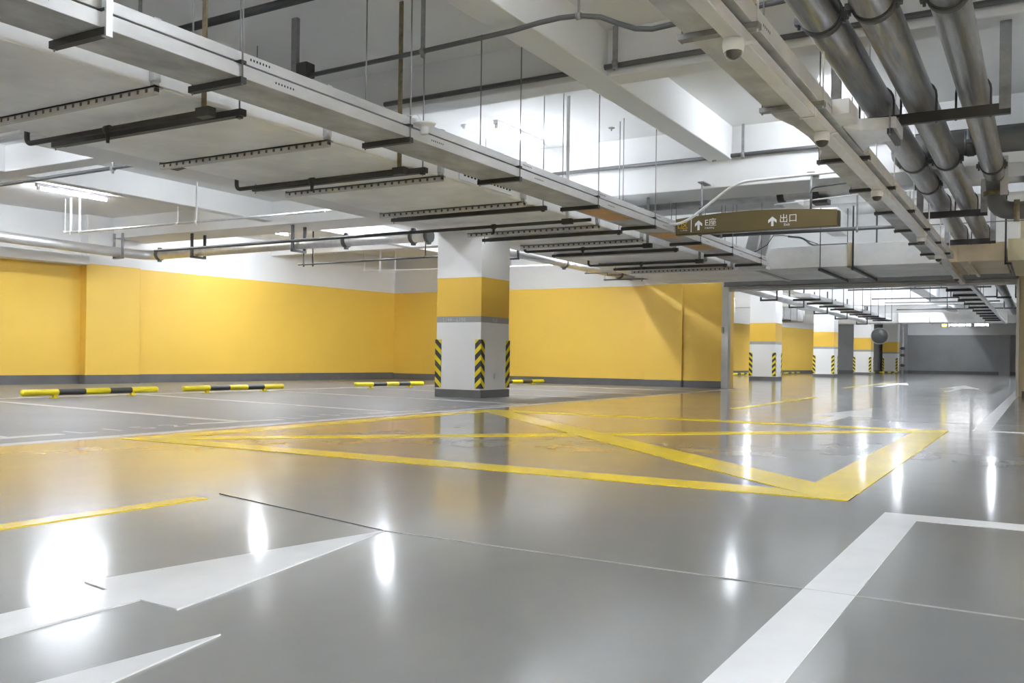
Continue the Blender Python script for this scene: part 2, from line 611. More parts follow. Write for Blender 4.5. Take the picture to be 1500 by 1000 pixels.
struct(MB().prism([wa(-7), wa(21.05), (wa(21.05)[0] - 0.4, 21.05), (wa(-7)[0] - 0.4, -7)], -0.05, SLAB + 0.05).build('wall_left', M['wall']))
struct(MB().prism([wa(11.75, -0.05), wa(11.75, 0.22), wa(12.95, 0.22), wa(12.95, -0.05)], 0, SLAB).build('wall_left_pilaster', M['wall'], bevel=0.01))
struct(MB().prism([wa(-7, -0.05), wa(-7, 0.36), wa(11.74, 0.36), wa(11.74, -0.05)], 2.42, 2.62).build('ceiling_beam_ledge', M['beam'], bevel=0.01))
struct(MB().box(-17.0, -7.42, 21.05, 21.4, -0.05, SLAB + 0.05).build('wall_back', M['wall']))
struct(MB().box(-8.37, -7.42, 20.78, 21.06, 0, SLAB).build('wall_back_pilaster', M['wall'], bevel=0.01))
struct(MB().box(-7.65, -6.36, 20.84, 21.4, -0.05, SLAB + 0.05).build('wall_shutter_side', M['wall']))
struct(MB().box(-6.36, -0.42, 20.84, 21.3, 2.50, SLAB + 0.05).build('wall_over_shutter', M['beam']))
rj = struct(MB().box(-0.42, 0.5, 20.80, 21.3, 0, SLAB).build('wall_right_pilaster', M['beigewall'], bevel=0.01))
struct(MB().box(0.5, XR, 20.9, 21.3, -0.05, SLAB).build('wall_right_of_shutter', M['beigewall']))
struct(MB().box(XR, XR + 0.3, YB, 67, -0.05, SLAB + 0.2).build('wall_right', M['wall']))
struct(MB().box(XL, XR, YB - 0.3, YB, -0.05, SLAB + 0.2).build('wall_rear', M['wall']))
# beyond the opening
struct(MB().prism([(-14.6, 21.4), (-14.6, 36.0), (-13.2, 41.5), (-10.55, 56.0), (-10.55, 56.3), (-15.1, 56.3), (-15.1, 21.4)], -0.05, SLAB + 0.05).build('wall_far_left', M['wall']))
struct(MB().prism([(-10.55, 56.0), (-7.6, 64.0), (-7.6, 64.3), (-11.0, 64.3), (-11.0, 56.0)], -0.05, SLAB + 0.05).build('wall_far_recess', M['wall_grey']))
struct(MB().box(-8.0, XR, 64.0, 64.4, -0.05, 2.45).build('wall_far', M['wall_grey']))
struct(MB().box(-8.0, XR, 64.02, 64.4, 2.45, SLAB).build('wall_far_upper', M['beam']))
struct(MB().box(-2.35, -1.75, 63.4, 64.05, 0, 2.45).build('wall_far_pilaster', M['wall_grey']))

# baseboards


def base(name, pts, h=0.165, t=0.014):
    b = MB()
    for p, q in zip(pts, pts[1:]):
        p, q = Vector((p[0], p[1])), Vector((q[0], q[1]))
        d = (q - p).normalized()
        n = Vector((d.y, -d.x)) * t
        b.prism([tuple(p), tuple(q + d * 0.0), tuple(q + n), tuple(p + n)], 0, h)
    return struct(b.build(name, M['skirt']))


base('baseboard_left', [wa(-7), wa(11.75)], 0.185)
base('baseboard_left_pilaster', [wa(11.75, 0), wa(11.75, 0.22), wa(12.95, 0.22), wa(12.95, 0)], 0.185)
base('baseboard_left_far', [wa(12.95), wa(21.03)], 0.185)
base('baseboard_back', [(-16.18, 21.05), (-8.37, 21.05), (-8.37, 20.78), (-7.42, 20.78), (-7.42, 20.84), (-6.44, 20.84)])
base('baseboard_right', [(-0.36, 20.80), (0.5, 20.80)], 0.12)
base('baseboard_far_left', [(-14.6, 21.4), (-14.6, 36.0), (-13.2, 41.5), (-10.55, 56.0), (-7.6, 64.0)], 0.17)
base('baseboard_far', [(-7.6, 64.0), (XR, 64.0)], 0.17)

# ------------------------------------------------------------------ pillars
PIL_Y = [12.32, 30.8, 40.7, 50.4, 60.4]
for i, y in enumerate(PIL_Y):
    p = struct(MB().box(-8.60, -7.74, y, y + 0.88, 0, 2.70 if i == 0 else 3.07).build('pillar', M['pillar'], bevel=0.008))
    MB().box(-8.612, -7.728, y - 0.012, y + 0.892, 0, 0.125).build('skirting', M['skirt'], p)
    if i == 0:
        lettering('L144\u2014L150', 0.062, (-8.47, y, 1.224), (1, 0, 0), (0, 0, 1), M['text_grey'], p, 'bay_numbers', 0.003)
        lettering('B2\u5c42', 0.062, (-7.74, y + 0.36, 1.224), (0, 1, 0), (0, 0, 1), M['text_grey'], p, 'floor_number', 0.003)
        MB().box(-7.742, -7.73, y + 0.42, y + 0.50, 0.30, 0.38).build('socket_plate', M['white'], p)

PNAME = ['the near pillar', 'the first pillar beyond the shutter', 'the second pillar beyond the shutter', 'the third pillar beyond the shutter', 'the fourth pillar beyond the shutter']
GZ0, GZ1 = 0.15, 0.935
GN = ['left front', 'right front', 'right rear']
for i, y in enumerate(PIL_Y):
    for gi, (cx, cy, sx, sy) in enumerate(((-8.60, y, 1, 1), (-7.74, y, -1, 1), (-7.74, y + 0.88, -1, -1))):
        b = MB()
        t, w = 0.014, 0.10
        ox, oy = cx - sx * t, cy - sy * t
        xa, xb = sorted((ox, cx + sx * w))
        ya, yb = sorted((oy, cy))
        b.box(xa, xb, ya, yb, GZ0, GZ1)
        xa, xb = sorted((ox, cx))
        ya, yb = sorted((cy, cy + sy * w))
        b.box(xa, xb, ya, yb, GZ0, GZ1)
        g = b.build('corner_guard', M['chevron'], at=(ox, oy, GZ0))
        tag(g, 'chevron corner guard, %s edge of %s' % (GN[gi], PNAME[i]), 'corner guard', 'chevron guards on pillar corners')

# ------------------------------------------------------------------ wheel stops


def wheel_stop(p, q, label):
    p, q = Vector((p[0], p[1], 0.085)), Vector((q[0], q[1], 0.085))
    d = q - p
    u = d.normalized()
    t = thing('wheel_stop', label, 'wheel stop', (p.x + d.x / 2, p.y + d.y / 2, 0), 'striped tubular wheel stops')
    r = 0.045
    b = MB()
    cuts = [0, 0.235, 0.43, 0.615, 0.79, 1.0]
    for k in range(5):
        a0, a1 = p + d * cuts[k], p + d * cuts[k + 1]
        rr = r if k % 2 == 0 else r * 0.985
        b.tube([a0, a1], rr, 16, k % 2, caps=False)
    for e, s in ((p, -1), (q, 1)):
        b.lathe(e, [(r, 0), (r * 0.92, 0.014), (r * 0.6, 0.026), (0.0, 0.03)], 16, 0, u * s)
    b.build('bar', [M['stopyellow'], M['black']], t)
    n = Vector((-u.y, u.x, 0))
    for f in (0.215, 0.80):
        c = p + d * f
        m = MB()
        m.bar(c + Vector((0, 0, -0.085)), c + Vector((0, 0, -0.03)), 0.05, 0.05)
        m.bar(c - n * 0.075 + Vector((0, 0, -0.079)), c + n * 0.075 + Vector((0, 0, -0.079)), 0.07, 0.012)
        m.build('foot', M['stopyellow'], t)
    return t


WST = [((-11.93, 7.36), (-11.96, 9.53), 'in front of the left wall, leftmost in the photo'),
       ((-11.90, 10.02), (-11.80, 12.10), 'second from the left, below the yellow wall'),
       ((-11.62, 13.92), (-11.38, 15.80), 'just left of the near pillar'),
       ((-11.0, 17.75), (-10.66, 19.85), 'half hidden behind the near pillar'),
       ((-11.38, 38.2), (-11.38, 40.8), 'beyond the shutter, left of the far pillars'),
       ((-10.67, 44.2), (-10.70, 47.4), 'beyond the shutter, between the first and second far pillars'),
       ((-8.9, 54.2), (-8.4, 55.9), 'beyond the shutter, left of the last far pillar'),
       ((-8.2, 56.6), (-7.5, 58.4), 'in front of the last far pillar')]
for p, q, s in WST:
    wheel_stop(p, q, 'yellow and black wheel stop ' + s)

# ------------------------------------------------------------------ shutter opening
t = thing('roller_shutter', 'grey steel roller shutter rolled up in the opening to the far hall', 'roller shutter', (-3.4, 20.75, 0))
b = MB()
b.box(-6.37, -0.43, 20.62, 20.83, 2.36, 2.54)
b.box(-6.37, -0.43, 20.60, 20.62, 2.345, 2.37)
b.build('shutter_box', M['header_dark'], t, bevel=0.006)
b = MB()
for k in range(3):
    b.box(-6.27, -0.45, 20.70, 20.73, 2.235 + k * 0.045, 2.276 + k * 0.045)
b.build('curtain_slats', M['steel_header'], t, bevel=0.004)
for xa, xb, nm in ((-6.44, -6.27, 0), (-0.47, -0.42, 1)):
    b = MB()
    b.box(xa, xa + 0.075 if nm == 0 else xb, 20.70, 20.84, 0, 2.50)
    if nm == 0:
        b.box(xa + 0.085, xb, 20.66, 20.84, 0, 2.36)
        b.box(xa + 0.070, xa + 0.09, 20.74, 20.83, 0, 2.36)
    b.build('guide_rail', M['jamb'], t, bevel=0.004)
b = MB()
b.box(-6.43, -6.385, 20.66, 20.70, 1.28, 1.42)
b.build('control_switch', [M['strut']], t, bevel=0.004)

# ------------------------------------------------------------------ ventilation duct on the left
DX0, DX1, DZ0, DZ1 = -7.03, -5.08, 2.40, 2.80
duct = thing('ventilation_duct', 'wide flat light grey ventilation duct running back over the parking bays', 'duct', (-6.05, 8, DZ0))
MB().box(DX0, DX1, -3.0, 17.28, DZ0, DZ1).build('duct_body', M['duct'], duct, bevel=0.006)
FLY = [0.7, 2.35, 3.99, 5.66, 7.28, 8.9, 10.88, 12.40, 13.75, 15.30, 16.85]
for y in FLY:
    f = MB()
    f.box(DX0 - 0.045, DX1 + 0.045, y - 0.018, y + 0.018, DZ0 - 0.055, DZ0 + 0.03)
    f.box(DX0 - 0.045, DX1 + 0.045, y - 0.018, y + 0.05, DZ0 - 0.012, DZ0 + 0.002)
    f.box(DX1, DX1 + 0.045, y - 0.028, y + 0.028, DZ0 + 0.03, DZ1 + 0.045)
    f.box(DX0 - 0.045, DX0, y - 0.028, y + 0.028, DZ0 + 0.03, DZ1 + 0.045)
    fo = f.build('flange', M['boltflange'], duct)
g = MB()
g.box(DX1, DX1 + 0.015, 7.62, 8.66, DZ0 + 0.03, DZ1 - 0.05)
gr = g.build('air_grille', M['white'], duct)
c = MB()
for k in range(15):
    y = 7.70 + k * 0.064
    c.box(DX1 + 0.015, DX1 + 0.019, y, y + 0.032, DZ0 + 0.075, DZ1 - 0.1)
c.build('slots', M['hole'], gr)

# steel channels carrying the duct, each hung on two rods
CH = [1.0, 4.63, 6.85, 9.19, 11.35, 13.55, 16.08]
for i, y in enumerate(CH):
    t = thing('duct_hanger', 'dark steel channel under the wide grey duct, %s along from the camera' % ORD[i], 'hanger', (-6.0, y, DZ0 - 0.06), 'channel hangers under the wide duct')
    b = MB()
    z1 = DZ0 - 0.013
    b.box(DX0 + 0.02, DX1 + 0.16, y - 0.028, y + 0.028, z1 - 0.048, z1)
    b.box(DX0 - 0.0, DX0 + 0.03, y - 0.02, y + 0.02, z1 - 0.044, z1)
    b.build('channel', M['dark'], t)
    for x in (DX1 + 0.12,):
        MB().tube([(x, y, z1 - 0.07), (x, y, top_z(x, y))], 0.006, 8).build('rod', M['rod'], t)
        MB().box(x - 0.018, x + 0.018, y - 0.018, y + 0.018, z1 - 0.062, z1 - 0.045).build('nut', M['dark'], t)
    MB().tube([(DX0 - 0.06, y, z1 - 0.07), (DX0 - 0.06, y, top_z(DX0 - 0.06, y))], 0.006, 8).build('rod', M['rod'], t)
    MB().box(DX0 - 0.09, DX0 + 0.03, y - 0.022, y + 0.022, z1 - 0.046, z1 - 0.004).build('end_bracket', M['dark'], t)

# sprinkler branch pipes tucked under the duct
SPY = [4.40, 6.62, 9.98, 12.60, 14.95]
for i, y in enumerate(SPY):
    z = DZ0 - 0.075
    xl = DX0 - 0.09 if i != 2 else -12.6
    t = thing('sprinkler_pipe', 'dark sprinkler branch pipe crossing under the wide duct, %s from the camera' % ORD[i], 'pipe', (-6, y, z - 0.02), 'sprinkler pipes under the wide duct')
    b = MB()
    if i != 2:
        b.tube([(xl, y, z + 0.11)] + arc((xl, y, z + 0.06), (xl, y, z), (xl + 0.06, y, z)) + [(DX1 + 0.02, y, z)], 0.021, 12)
    else:
        b.tube([(xl, y, z), (DX1 + 0.35, y, z)], 0.021, 12)
    b.build('pipe', M['dark'], t)
    for x in (-6.1,):
        c = MB()
        c.tube([(x - 0.025, y, z), (x + 0.025, y, z)], 0.033, 12)
        c.tube([(x, y, z - 0.10), (x, y, z - 0.02)], [0.012, 0.02], 10)
        c.build('sprinkler_tee', M['dark'], t)
    x = DX1 - 0.05
    b = MB()
    b.box(x + 0.07, x + 0.11, y - 0.025, y - 0.012, z - 0.03, top_z(x + 0.09, y))
    b.build('drop_strut', M[['rust', 'rust', 'lightconduit', 'strut', 'strut'][i]], t)
    MB().box(x + 0.02, x + 0.15, y - 0.035, y + 0.035, z - 0.035, z + 0.03).build('clamp', M['dark'], t)

# ------------------------------------------------------------------ left pair of cable trays
TX0, TX1, TZ = -4.82, -4.41, 2.40


lt = thing('cable_tray', 'lower wide steel cable tray of the left overhead pair beside the duct', 'cable tray', (-4.6, 8, TZ))
b = MB()
b.box(TX0, TX1, -2.5, 16.95, TZ, TZ + 0.08)
b.build('trough', [M['traydirty']], lt, bevel=0.004)
b = MB()
b.box(TX1 - 0.002, TX1 + 0.004, -2.5, 16.95, TZ + 0.002, TZ + 0.084)
b.build('side_rail', M['slot_low'], lt)
for y0, y1 in ((9.6, 10.6), (11.9, 12.5), (13.1, 14.0)):
    MB().box(TX0 + 0.05, TX1 - 0.04, y0, y1, TZ - 0.002, TZ + 0.002).build('orange_patch', M['orange'], lt)
ut = thing('cable_tray', 'upper narrower steel cable tray of the left overhead pair', 'cable tray', (-4.55, 8, TZ + 0.10))
b = MB()
b.box(-4.76, TX1 - 0.02, -2.5, 16.95, TZ + 0.105, TZ + 0.175)
b.build('trough', M['slot_high'], ut, bevel=0.004)
TH = [1.35, 3.15, 4.12, 5.89, 7.66, 9.46, 11.22, 13.05, 14.65, 16.4]
for i, y in enumerate(TH):
    t = thing('tray_hanger', 'dark two-bar hanger under the left cable trays, %s along from the camera' % ORD[i], 'hanger', (-4.6, y, TZ - 0.045), 'hangers under the left cable trays')
    b = MB()
    b.box(TX0 - 0.045, TX1 + 0.03, y - 0.024, y + 0.024, TZ - 0.042, TZ - 0.001)
    b.build('lower_bar', M['dark'], t)
    b = MB()
    b.box(TX0 + 0.04, TX1 + 0.03, y - 0.022, y + 0.022, TZ + 0.086, TZ + 0.104)
    b.build('upper_bar', M['dark'], t)
    if i == 1:
        b = MB()
        b.box(TX1 + 0.005, TX1 + 0.045, y - 0.02, y + 0.02, TZ - 0.05, top_z(TX1, y))
        b.build('strut', M['galv'], t)
    else:
        MB().tube([(TX1 + 0.018, y, TZ - 0.055), (TX1 + 0.018, y, top_z(TX1 + 0.018, y))], 0.006, 8).build('rod', M['rod'], t)
    MB().tube([(TX0 - 0.03, y, TZ - 0.055), (TX0 - 0.03, y, top_z(TX0 - 0.03, y))], 0.006, 8).build('rod', M['rod'], t)

# white funnel resting against the trays
t = thing('detector_base', 'small white funnel shaped detector base on the side of the left cable tray', 'detector', (-4.31, 5.98, 2.42))
b = MB()
b.lathe((-4.325, 5.99, 2.44), [(0.0, 0.0), (0.034, 0.0), (0.036, 0.045), (0.05, 0.062), (0.088, 0.075), (0.092, 0.085), (0.084, 0.085), (0.05, 0.075), (0.0, 0.07)], 24)
b.build('funnel', M['white'], t)
b = MB()
b.tube([(-4.33, 5.98, 2.52), (-4.36, 5.95, 2.56), (-4.39, 5.9, 2.55), (-4.40, 5.89, 2.50)], 0.004, 6)
b.tube([(-4.33, 6.0, 2.52), (-4.34, 5.9, 2.58), (-4.40, 5.85, 2.56)], 0.004, 6)
b.build('wire', M['white'], t)

# ------------------------------------------------------------------ right cable tray and camera trunking
RX0, RX1, RZ = -1.705, -1.335, 2.42
rt = thing('cable_tray', 'flat steel cable tray above the row of dome cameras', 'cable tray', (-1.5, 8, RZ))
b = MB()
b.box(RX0, RX1, -2.0, 6.72, RZ, RZ + 0.10)
b.add([(RX0, 8.2, RZ), (RX1, 8.2, RZ), (RX1, 17.1, RZ), (RX0, 17.1, RZ), (RX0, 8.2, RZ + 0.10), (RX1, 8.2, RZ + 0.10), (RX1, 17.1, RZ + 0.10), (RX0, 17.1, RZ + 0.10)],
      [(0, 3, 2, 1), (4, 5, 6, 7), (0, 1, 5, 4), (1, 2, 6, 5), (2, 3, 7, 6), (3, 0, 4, 7)])
b.build('trough', M['traydirty'], rt, bevel=0.004)
b = MB()
b.box(RX1 - 0.002, RX1 + 0.004, -2.0, 7.19, RZ + 0.002, RZ + 0.104)
b.box(RX1 - 0.002, RX1 + 0.004, 8.2, 17.1, RZ + 0.002, RZ + 0.104)
b.build('side_rail', M['slot_right'], rt)
b = MB()      # narrower piece between the two straights
b.prism([(RX0 + 0.002, 6.72), (RX1 - 0.002, 6.72), (RX1 - 0.002, 8.2), (RX0 + 0.002, 8.2), (RX0 + 0.075, 7.95), (RX0 + 0.085, 7.4), (RX0 + 0.06, 7.0)], RZ + 0.001, RZ + 0.098)
b.build('offset_bend', M['traydirty'], rt)
bt = thing('cable_tray', 'short tray branch turning right off the camera tray under the large pipes', 'cable tray', (-1.0, 7.3, 2.42))
b = MB()
b.prism([(RX1 + 0.01, 7.20), (-1.22, 7.36), (-0.98, 7.40), (-0.98, 7.80), (-1.22, 7.84), (RX1 + 0.01, 8.1)], 2.42, 2.51)
b.build('trough', M['galv'], bt, bevel=0.004)
b = MB()
b.box(-1.04, -1.00, 7.38, 7.83, 2.38, 2.42)
b.build('bar', M['dark'], bt)
for yy in (7.385, 7.82):
    MB().tube([(-1.02, yy, 2.37), (-1.02, yy, 2.60)], 0.006, 8).build('rod', M['rod'], bt)
MB().box(-1.33, -1.21, 6.80, 7.15, 2.42, 2.53).build('junction_box', M['lightconduit'], bt, bevel=0.004)

RB = [1.4, 3.1, 4.77, 6.42, 8.30, 9.85, 11.45, 13.10, 14.6, 16.1]
for i, y in enumerate(RB):
    t = thing('tray_hanger', 'dark bar hanger under the camera tray, %s along from the camera' % ORD[i], 'hanger', (-1.52, y, RZ - 0.06), 'hangers under the camera tray')
    z = RZ
    MB().box(RX0 - 0.035, RX1 + 0.035, y - 0.032, y + 0.032, z - 0.032, z - 0.001).build('lower_bar', M['strut'] if y < 7 else M['dark'], t)
    for x in (RX0 - 0.02, RX1 + 0.022):
        MB().tube([(x, y, z - 0.045), (x, y, top_z(x, y))], 0.006, 8).build('rod', M['lightconduit'] if x > -1.4 else M['rod'], t)
    if i in (3, 5, 7):
        u = MB()
        u.box(-1.468, -1.463, y - 0.012, y + 0.012, 2.32, z - 0.03)
        u.box(-1.367, -1.362, y - 0.012, y + 0.012, 2.32, z - 0.03)
        u.box(-1.468, -1.362, y - 0.012, y + 0.012, 2.318, 2.323)
        u.build('u_strap', M['white'], t)

tr = thing('cable_trunking', 'slim square steel trunking carrying the dome cameras', 'trunking', (-1.415, 9, 2.30))
b = MB()
b.box(-1.46, -1.37, -2.0, 16.2, 2.325, 2.385)
b.build('trunk', M['lightsteel'], tr, bevel=0.004)
b = MB()
b.box(-1.371, -1.366, -2.0, 16.2, 2.328, 2.390)
b.build('side_lid', M['lightsteel'], tr)
b = MB()
for (a, c) in (((-1.415, 16.2, 2.345), (-1.40, 16.7, 2.30)), ((-1.40, 16.7, 2.30), (-1.40, 20.3, 2.27))):
    b.bar(a, c, 0.085, 0.075)
b.build('drop_section', M['tray'], tr)

DOME = [4.69, 6.90, 9.45, 13.2, 15.5, 18.9]


def dome_camera():
    t = thing('dome_camera', '', 'camera', (-1.415, 4.69, 2.22), 'white dome cameras along the trunking')
    b = MB()
    b.lathe((-1.415, 4.69, 2.322), [(0.0, 0.0), (0.055, 0.0), (0.058, -0.03), (0.056, -0.036)], 24)
    b.lathe((-1.415, 4.69, 2.322), [(0.056, -0.036), (0.053, -0.058), (0.046, -0.062)], 24)
    b.build('housing', M['white'], t)
    b = MB()
    b.lathe((-1.415, 4.69, 2.322 - 0.06), [(0.046 * math.cos(a), -0.046 * math.sin(a)) for a in [k * PI / 16 for k in range(9)]], 24)
    b.build('dome', M['dome'], t)
    b = MB()
    b.tube([(-1.37, 4.75, 2.315), (-1.352, 4.80, 2.335), (-1.352, 4.90, 2.36), (-1.372, 4.95, 2.385)], 0.009, 8)
    b.build('cable', M['white'], t)
    return t


d0 = dome_camera()
for i, y in enumerate(DOME):
    o = d0 if i == 0 else copy_tree(d0)
    o.location = (-1.415, y, 2.22 - (0.03 if i == 5 else 0))
    o['label'] = 'white dome camera under the slim trunking, %s from the camera viewpoint' % ORD[i]

# ------------------------------------------------------------------ the three large pipes on the right
PZ = 2.87


def coupling(b, p, axis, r):
    ax = Vector(axis)
    b.tube([p - ax * 0.035, p + ax * 0.035], r * 1.09, 24)
    b.tube([p - ax * 0.055, p - ax * 0.035], r * 1.03, 24)
    b.tube([p + ax * 0.035, p + ax * 0.055], r * 1.03, 24)
    s = ax.cross(Vector((0, 0, 1))).normalized()
    for k in (-1, 1):
        c = p + s * (k * r * 1.12) - Vector((0, 0, 0.02))
        b.bar(c - ax * 0.03, c + ax * 0.03, 0.05, 0.045)
        b.tube([c - Vector((0, 0, 0.05)), c + Vector((0, 0, 0.05))], 0.010, 8)


BP = [(-1.255, 0.125, 17.9, [6.05, 10.9, 12.35], 'left one of the three large overhead pipes'),
      (-0.925, 0.125, 17.9, [5.95, 10.9], 'middle one of the three large overhead pipes'),
      (-0.515, 0.115, 11.9, [6.0, 11.4], 'right one of the three large overhead pipes, ending in an elbow')]
for i, (x, r, y1, cps, lab) in enumerate(BP):
    t = thing('water_pipe', 'thick weathered steel pipe, ' + lab, 'pipe', (x, 8, PZ - r), 'three large pipes')
    MB().tube([(x, -3, PZ), (x, y1, PZ)], r, 32).build('pipe', M['pipe'], t)
    for y in cps:
        b = MB()
        coupling(b, Vector((x, y, PZ)), (0, 1, 0), r)
        b.build('coupling', M['bolt'], t)
    if i == 2:
        b = MB()
        b.tube(arc((x, 11.9, PZ), (x, 12.2, PZ), (x + 0.01, 12.2, PZ - 0.16)) + arc((x + 0.01, 12.2, PZ - 0.24), (x + 0.01, 12.2, PZ - 0.42), (x + 0.22, 12.2, PZ - 0.42)) + [(3.0, 12.2, PZ - 0.42)], 0.105, 24)
        b.build('elbow', M['conduit'], t)
        b = MB()
        b.tube([(x + 0.01, 12.2, PZ - 0.18), (x + 0.01, 12.2, PZ - 0.23)], 0.135, 20)
        b.tube([(x + 0.20, 12.2, PZ - 0.42), (x + 0.26, 12.2, PZ - 0.42)], 0.13, 20)
        b.build('coupling', M['rust'], t)
        b = MB()
        b.box(x + 0.06, x + 0.14, 12.02, 12.05, PZ - 0.25, PZ + 0.2)
        b.build('bracket', M['tray'], t)

# trapeze frames for the pipes
FR = [(8.30, -1.63, -0.245, [0, 1, 2], 'near'), (13.85, -1.55, -0.67, [0, 1], 'middle'), (17.1, -1.47, -0.70, [0, 1], 'rear')]
for (y, x0, x1, which, lab) in FR:
    t = thing('pipe_trapeze', '%s steel channel frame carrying the large overhead pipes' % lab, 'pipe support', ((x0 + x1) / 2, y, PZ - 0.24), 'channel frames under the large pipes')
    zt = PZ - 0.127
    top = 3.4 if lab == 'near' else (SLAB if lab == 'middle' else 3.4)
    b = MB()
    b.box(x0, x1, y - 0.02, y + 0.03, zt - 0.09, zt)
    b.build('cross_channel', M['dark'], t, bevel=0.004)
    for x in (x0, x1 - 0.085):
        MB().box(x, x + 0.085, y - 0.022, y + 0.028, zt - 0.05, top_z(x + 0.04, y)).build('upright', M['strut'], t, bevel=0.004)
    MB().box(x0 - 0.03, x0 + 0.11, y - 0.06, y + 0.06, top_z(x0, y) - 0.014, top_z(x0, y)).build('top_plate', M['strut'], t)
    for k in which:
        x, r = BP[k][0], BP[k][1]
        pts = [(x - r - 0.012, y, zt - 0.1), (x - r - 0.012, y, PZ)] + [(x + (r + 0.012) * math.cos(a), y, PZ + (r + 0.012) * math.sin(a)) for a in [PI - q * PI / 10 for q in range(11)]] + [(x + r + 0.012, y, zt - 0.1)]
        MB().tube(pts, 0.009, 8).build('u_bolt', M['bolt'], t)

# crossing pipes behind the three large ones
b = MB()
t = thing('water_pipe', 'thick grey pipe crossing above the large pipes at the right edge', 'pipe', (0.5, 11.75, 3.1))
MB().tube([(0.34, 11.75, 3.2), (-1.05, 11.75, 3.2)] + arc((-1.15, 11.75, 3.2), (-1.5, 11.75, 3.2), (-1.5, 12.05, 3.2)) + [(-1.5, 12.28, 3.2)], 0.145, 24).build('pipe', M['conduit'], t)
b = MB()
coupling(b, Vector((-0.75, 11.75, 3.2)), (1, 0, 0), 0.145)
b.build('coupling', M['bolt'], t)
MB().box(-0.2, -0.13, 11.7, 11.8, 3.3, SLAB).build('hanger', M['strut'], t)
t = thing('water_pipe', 'grey pipe with two dark couplings running behind the brown hanging sign', 'pipe', (-1.5, 14.2, 3.1))
MB().tube([(-6.4, 14.2, 3.22), (0.34, 14.2, 3.245)], 0.12, 24).build('pipe', M['galv'], t)
for x in (-3.50, -0.2):
    b = MB()
    b.tube([(x - 0.05, 14.2, 3.235), (x + 0.05, 14.2, 3.235)], 0.145, 24)
    b.build('coupling', M['dark'], t)
b = MB()
b.box(-3.02, -2.93, 14.05, 14.10, 3.02, SLAB)
b.box(-3.02, -2.80, 14.06, 14.34, 3.02, 3.09)
b.build('hanger', M['dark'], t)
for x in (-5.4, -4.5, -1.6, -0.9):
    MB().tube([(x, 14.2, 3.33), (x, 14.2, top_z(x, 14.2))], 0.008, 8).build('rod', M['strut'], t)

# ------------------------------------------------------------------ cross duct in front of the opening
t = thing('ventilation_duct', 'large grey cross duct hung in front of the shutter opening', 'duct', (-3.6, 18.5, 2.385))
MB().box(-7.4, -1.48, 17.32, 19.85, 2.385, 2.785).build('duct_body', M['duct'], t, bevel=0.006)
for x in (-4.72, -3.04, -1.52):
    b = MB()
    b.box(x - 0.04, x + 0.04, 17.29, 19.88, 2.36, 2.386)
    b.box(x - 0.04, x + 0.04, 17.29, 17.322, 2.36, 2.81)
    b.build('flange', M['flange'] if x < -3.5 else M['beigewall'], t)
CHX = [-3.545, -2.975]
for i, x in enumerate(CHX):
    h = thing('duct_hanger', 'dark hanger under the cross duct, %s one behind the sign' % ('left' if i == 0 else 'right'), 'hanger', (x, 18.5, 2.33), 'hangers under the cross duct')
    MB().box(x - 0.025, x + 0.025, 17.22, 19.95, 2.315, 2.36).build('channel', M['dark'], h)
    for yy in (17.25, 19.92):
        MB().tube([(x, yy, 2.30), (x, yy, top_z(x, yy))], 0.008 if i == 0 else 0.016, 8).build('rod', M['dark'], h)
t = thing('duct_section', 'beige painted end section of the cross duct below the large pipes', 'duct', (-1.0, 18, 2.385))
MB().box(-1.47, -0.565, 17.30, 19.85, 2.385, 2.70).build('duct_body', M['beige'], t, bevel=0.006)
MB().box(-1.29, -1.27, 17.29, 19.86, 2.375, 2.71).build('seam', M['beigewall'], t)
b = MB()
b.box(-1.12, -1.07, 17.25, 19.9, 2.335, 2.384)
b.box(-1.42, -1.38, 17.25, 19.9, 2.335, 2.384)
b.build('channel', M['beigewall'], t)
t = thing('pipe_bracket', 'black bent steel bracket at the right end of the beige duct', 'bracket', (-0.55, 17.28, 2.3))
b = MB()
b.box(-0.575, -0.545, 17.24, 17.27, 2.33, SLAB)
b.box(-0.575, -0.48, 17.24, 17.27, 2.31, 2.34)
b.bar((-0.485, 17.255, 2.325), (-0.485, 19.8, 2.325), 0.03, 0.03)
b.build('bracket_bar', M['dark'], t)
tag(MB().box(-0.535, 3.2, 17.4, 20.5, 2.385, 2.755).build('duct_casing', M['beigewall'], bevel=0.008), 'beige boxed casing at the right edge beside the black bracket', 'duct casing')
# slanting pale duct leg rising behind the sign
t = thing('slanting_duct', 'pale square duct slanting up behind the brown sign', 'duct', (-4.8, 17.5, 2.4))
b = MB()
b.bar((-4.86, 17.17, 2.42), (-4.50, 17.17, 3.85), 0.20, 0.20, up=(0, 1, 0))
b.build('panel', M['tray'], t, bevel=0.006)
b = MB()
b.bar((-4.62, 17.12, 2.42), (-4.25, 17.12, 3.85), 0.17, 0.16, up=(0, 1, 0))
b.build('panel', M['tray'], t, bevel=0.006)
MB().box(-4.98, -4.46, 17.0, 17.31, 2.36, 2.44).build('shoe', M['lightconduit'], t, bevel=0.006)
t = tag(MB().tube([(-4.12, 17.22, 2.97), (-4.05, 17.25, 2.96)] + arc((-3.95, 17.28, 2.95), (-3.85, 17.3, 2.94), (-3.75, 17.36, 2.83)) + arc((-3.7, 17.40, 2.805), (-3.6, 17.42, 2.80), (-3.5, 17.42, 2.80)) + [(-3.08, 17.42, 2.80)], 0.018, 10).build('conduit', M['conduit']), 'dark grey conduit dropping onto the top of the cross duct', 'conduit')
t = tag(MB().tube([(-4.9, 16.9, 2.62), (-4.65, 16.95, 2.68), (-4.45, 17.0, 2.80), (-4.36, 17.1, 2.98), (-4.2, 17.2, 2.99), (-3.9, 17.22, 2.93), (-3.6, 17.3, 2.81)], 0.008, 8).build('cable', M['dark']), 'loose black cable curving over the slanting duct leg', 'cable')

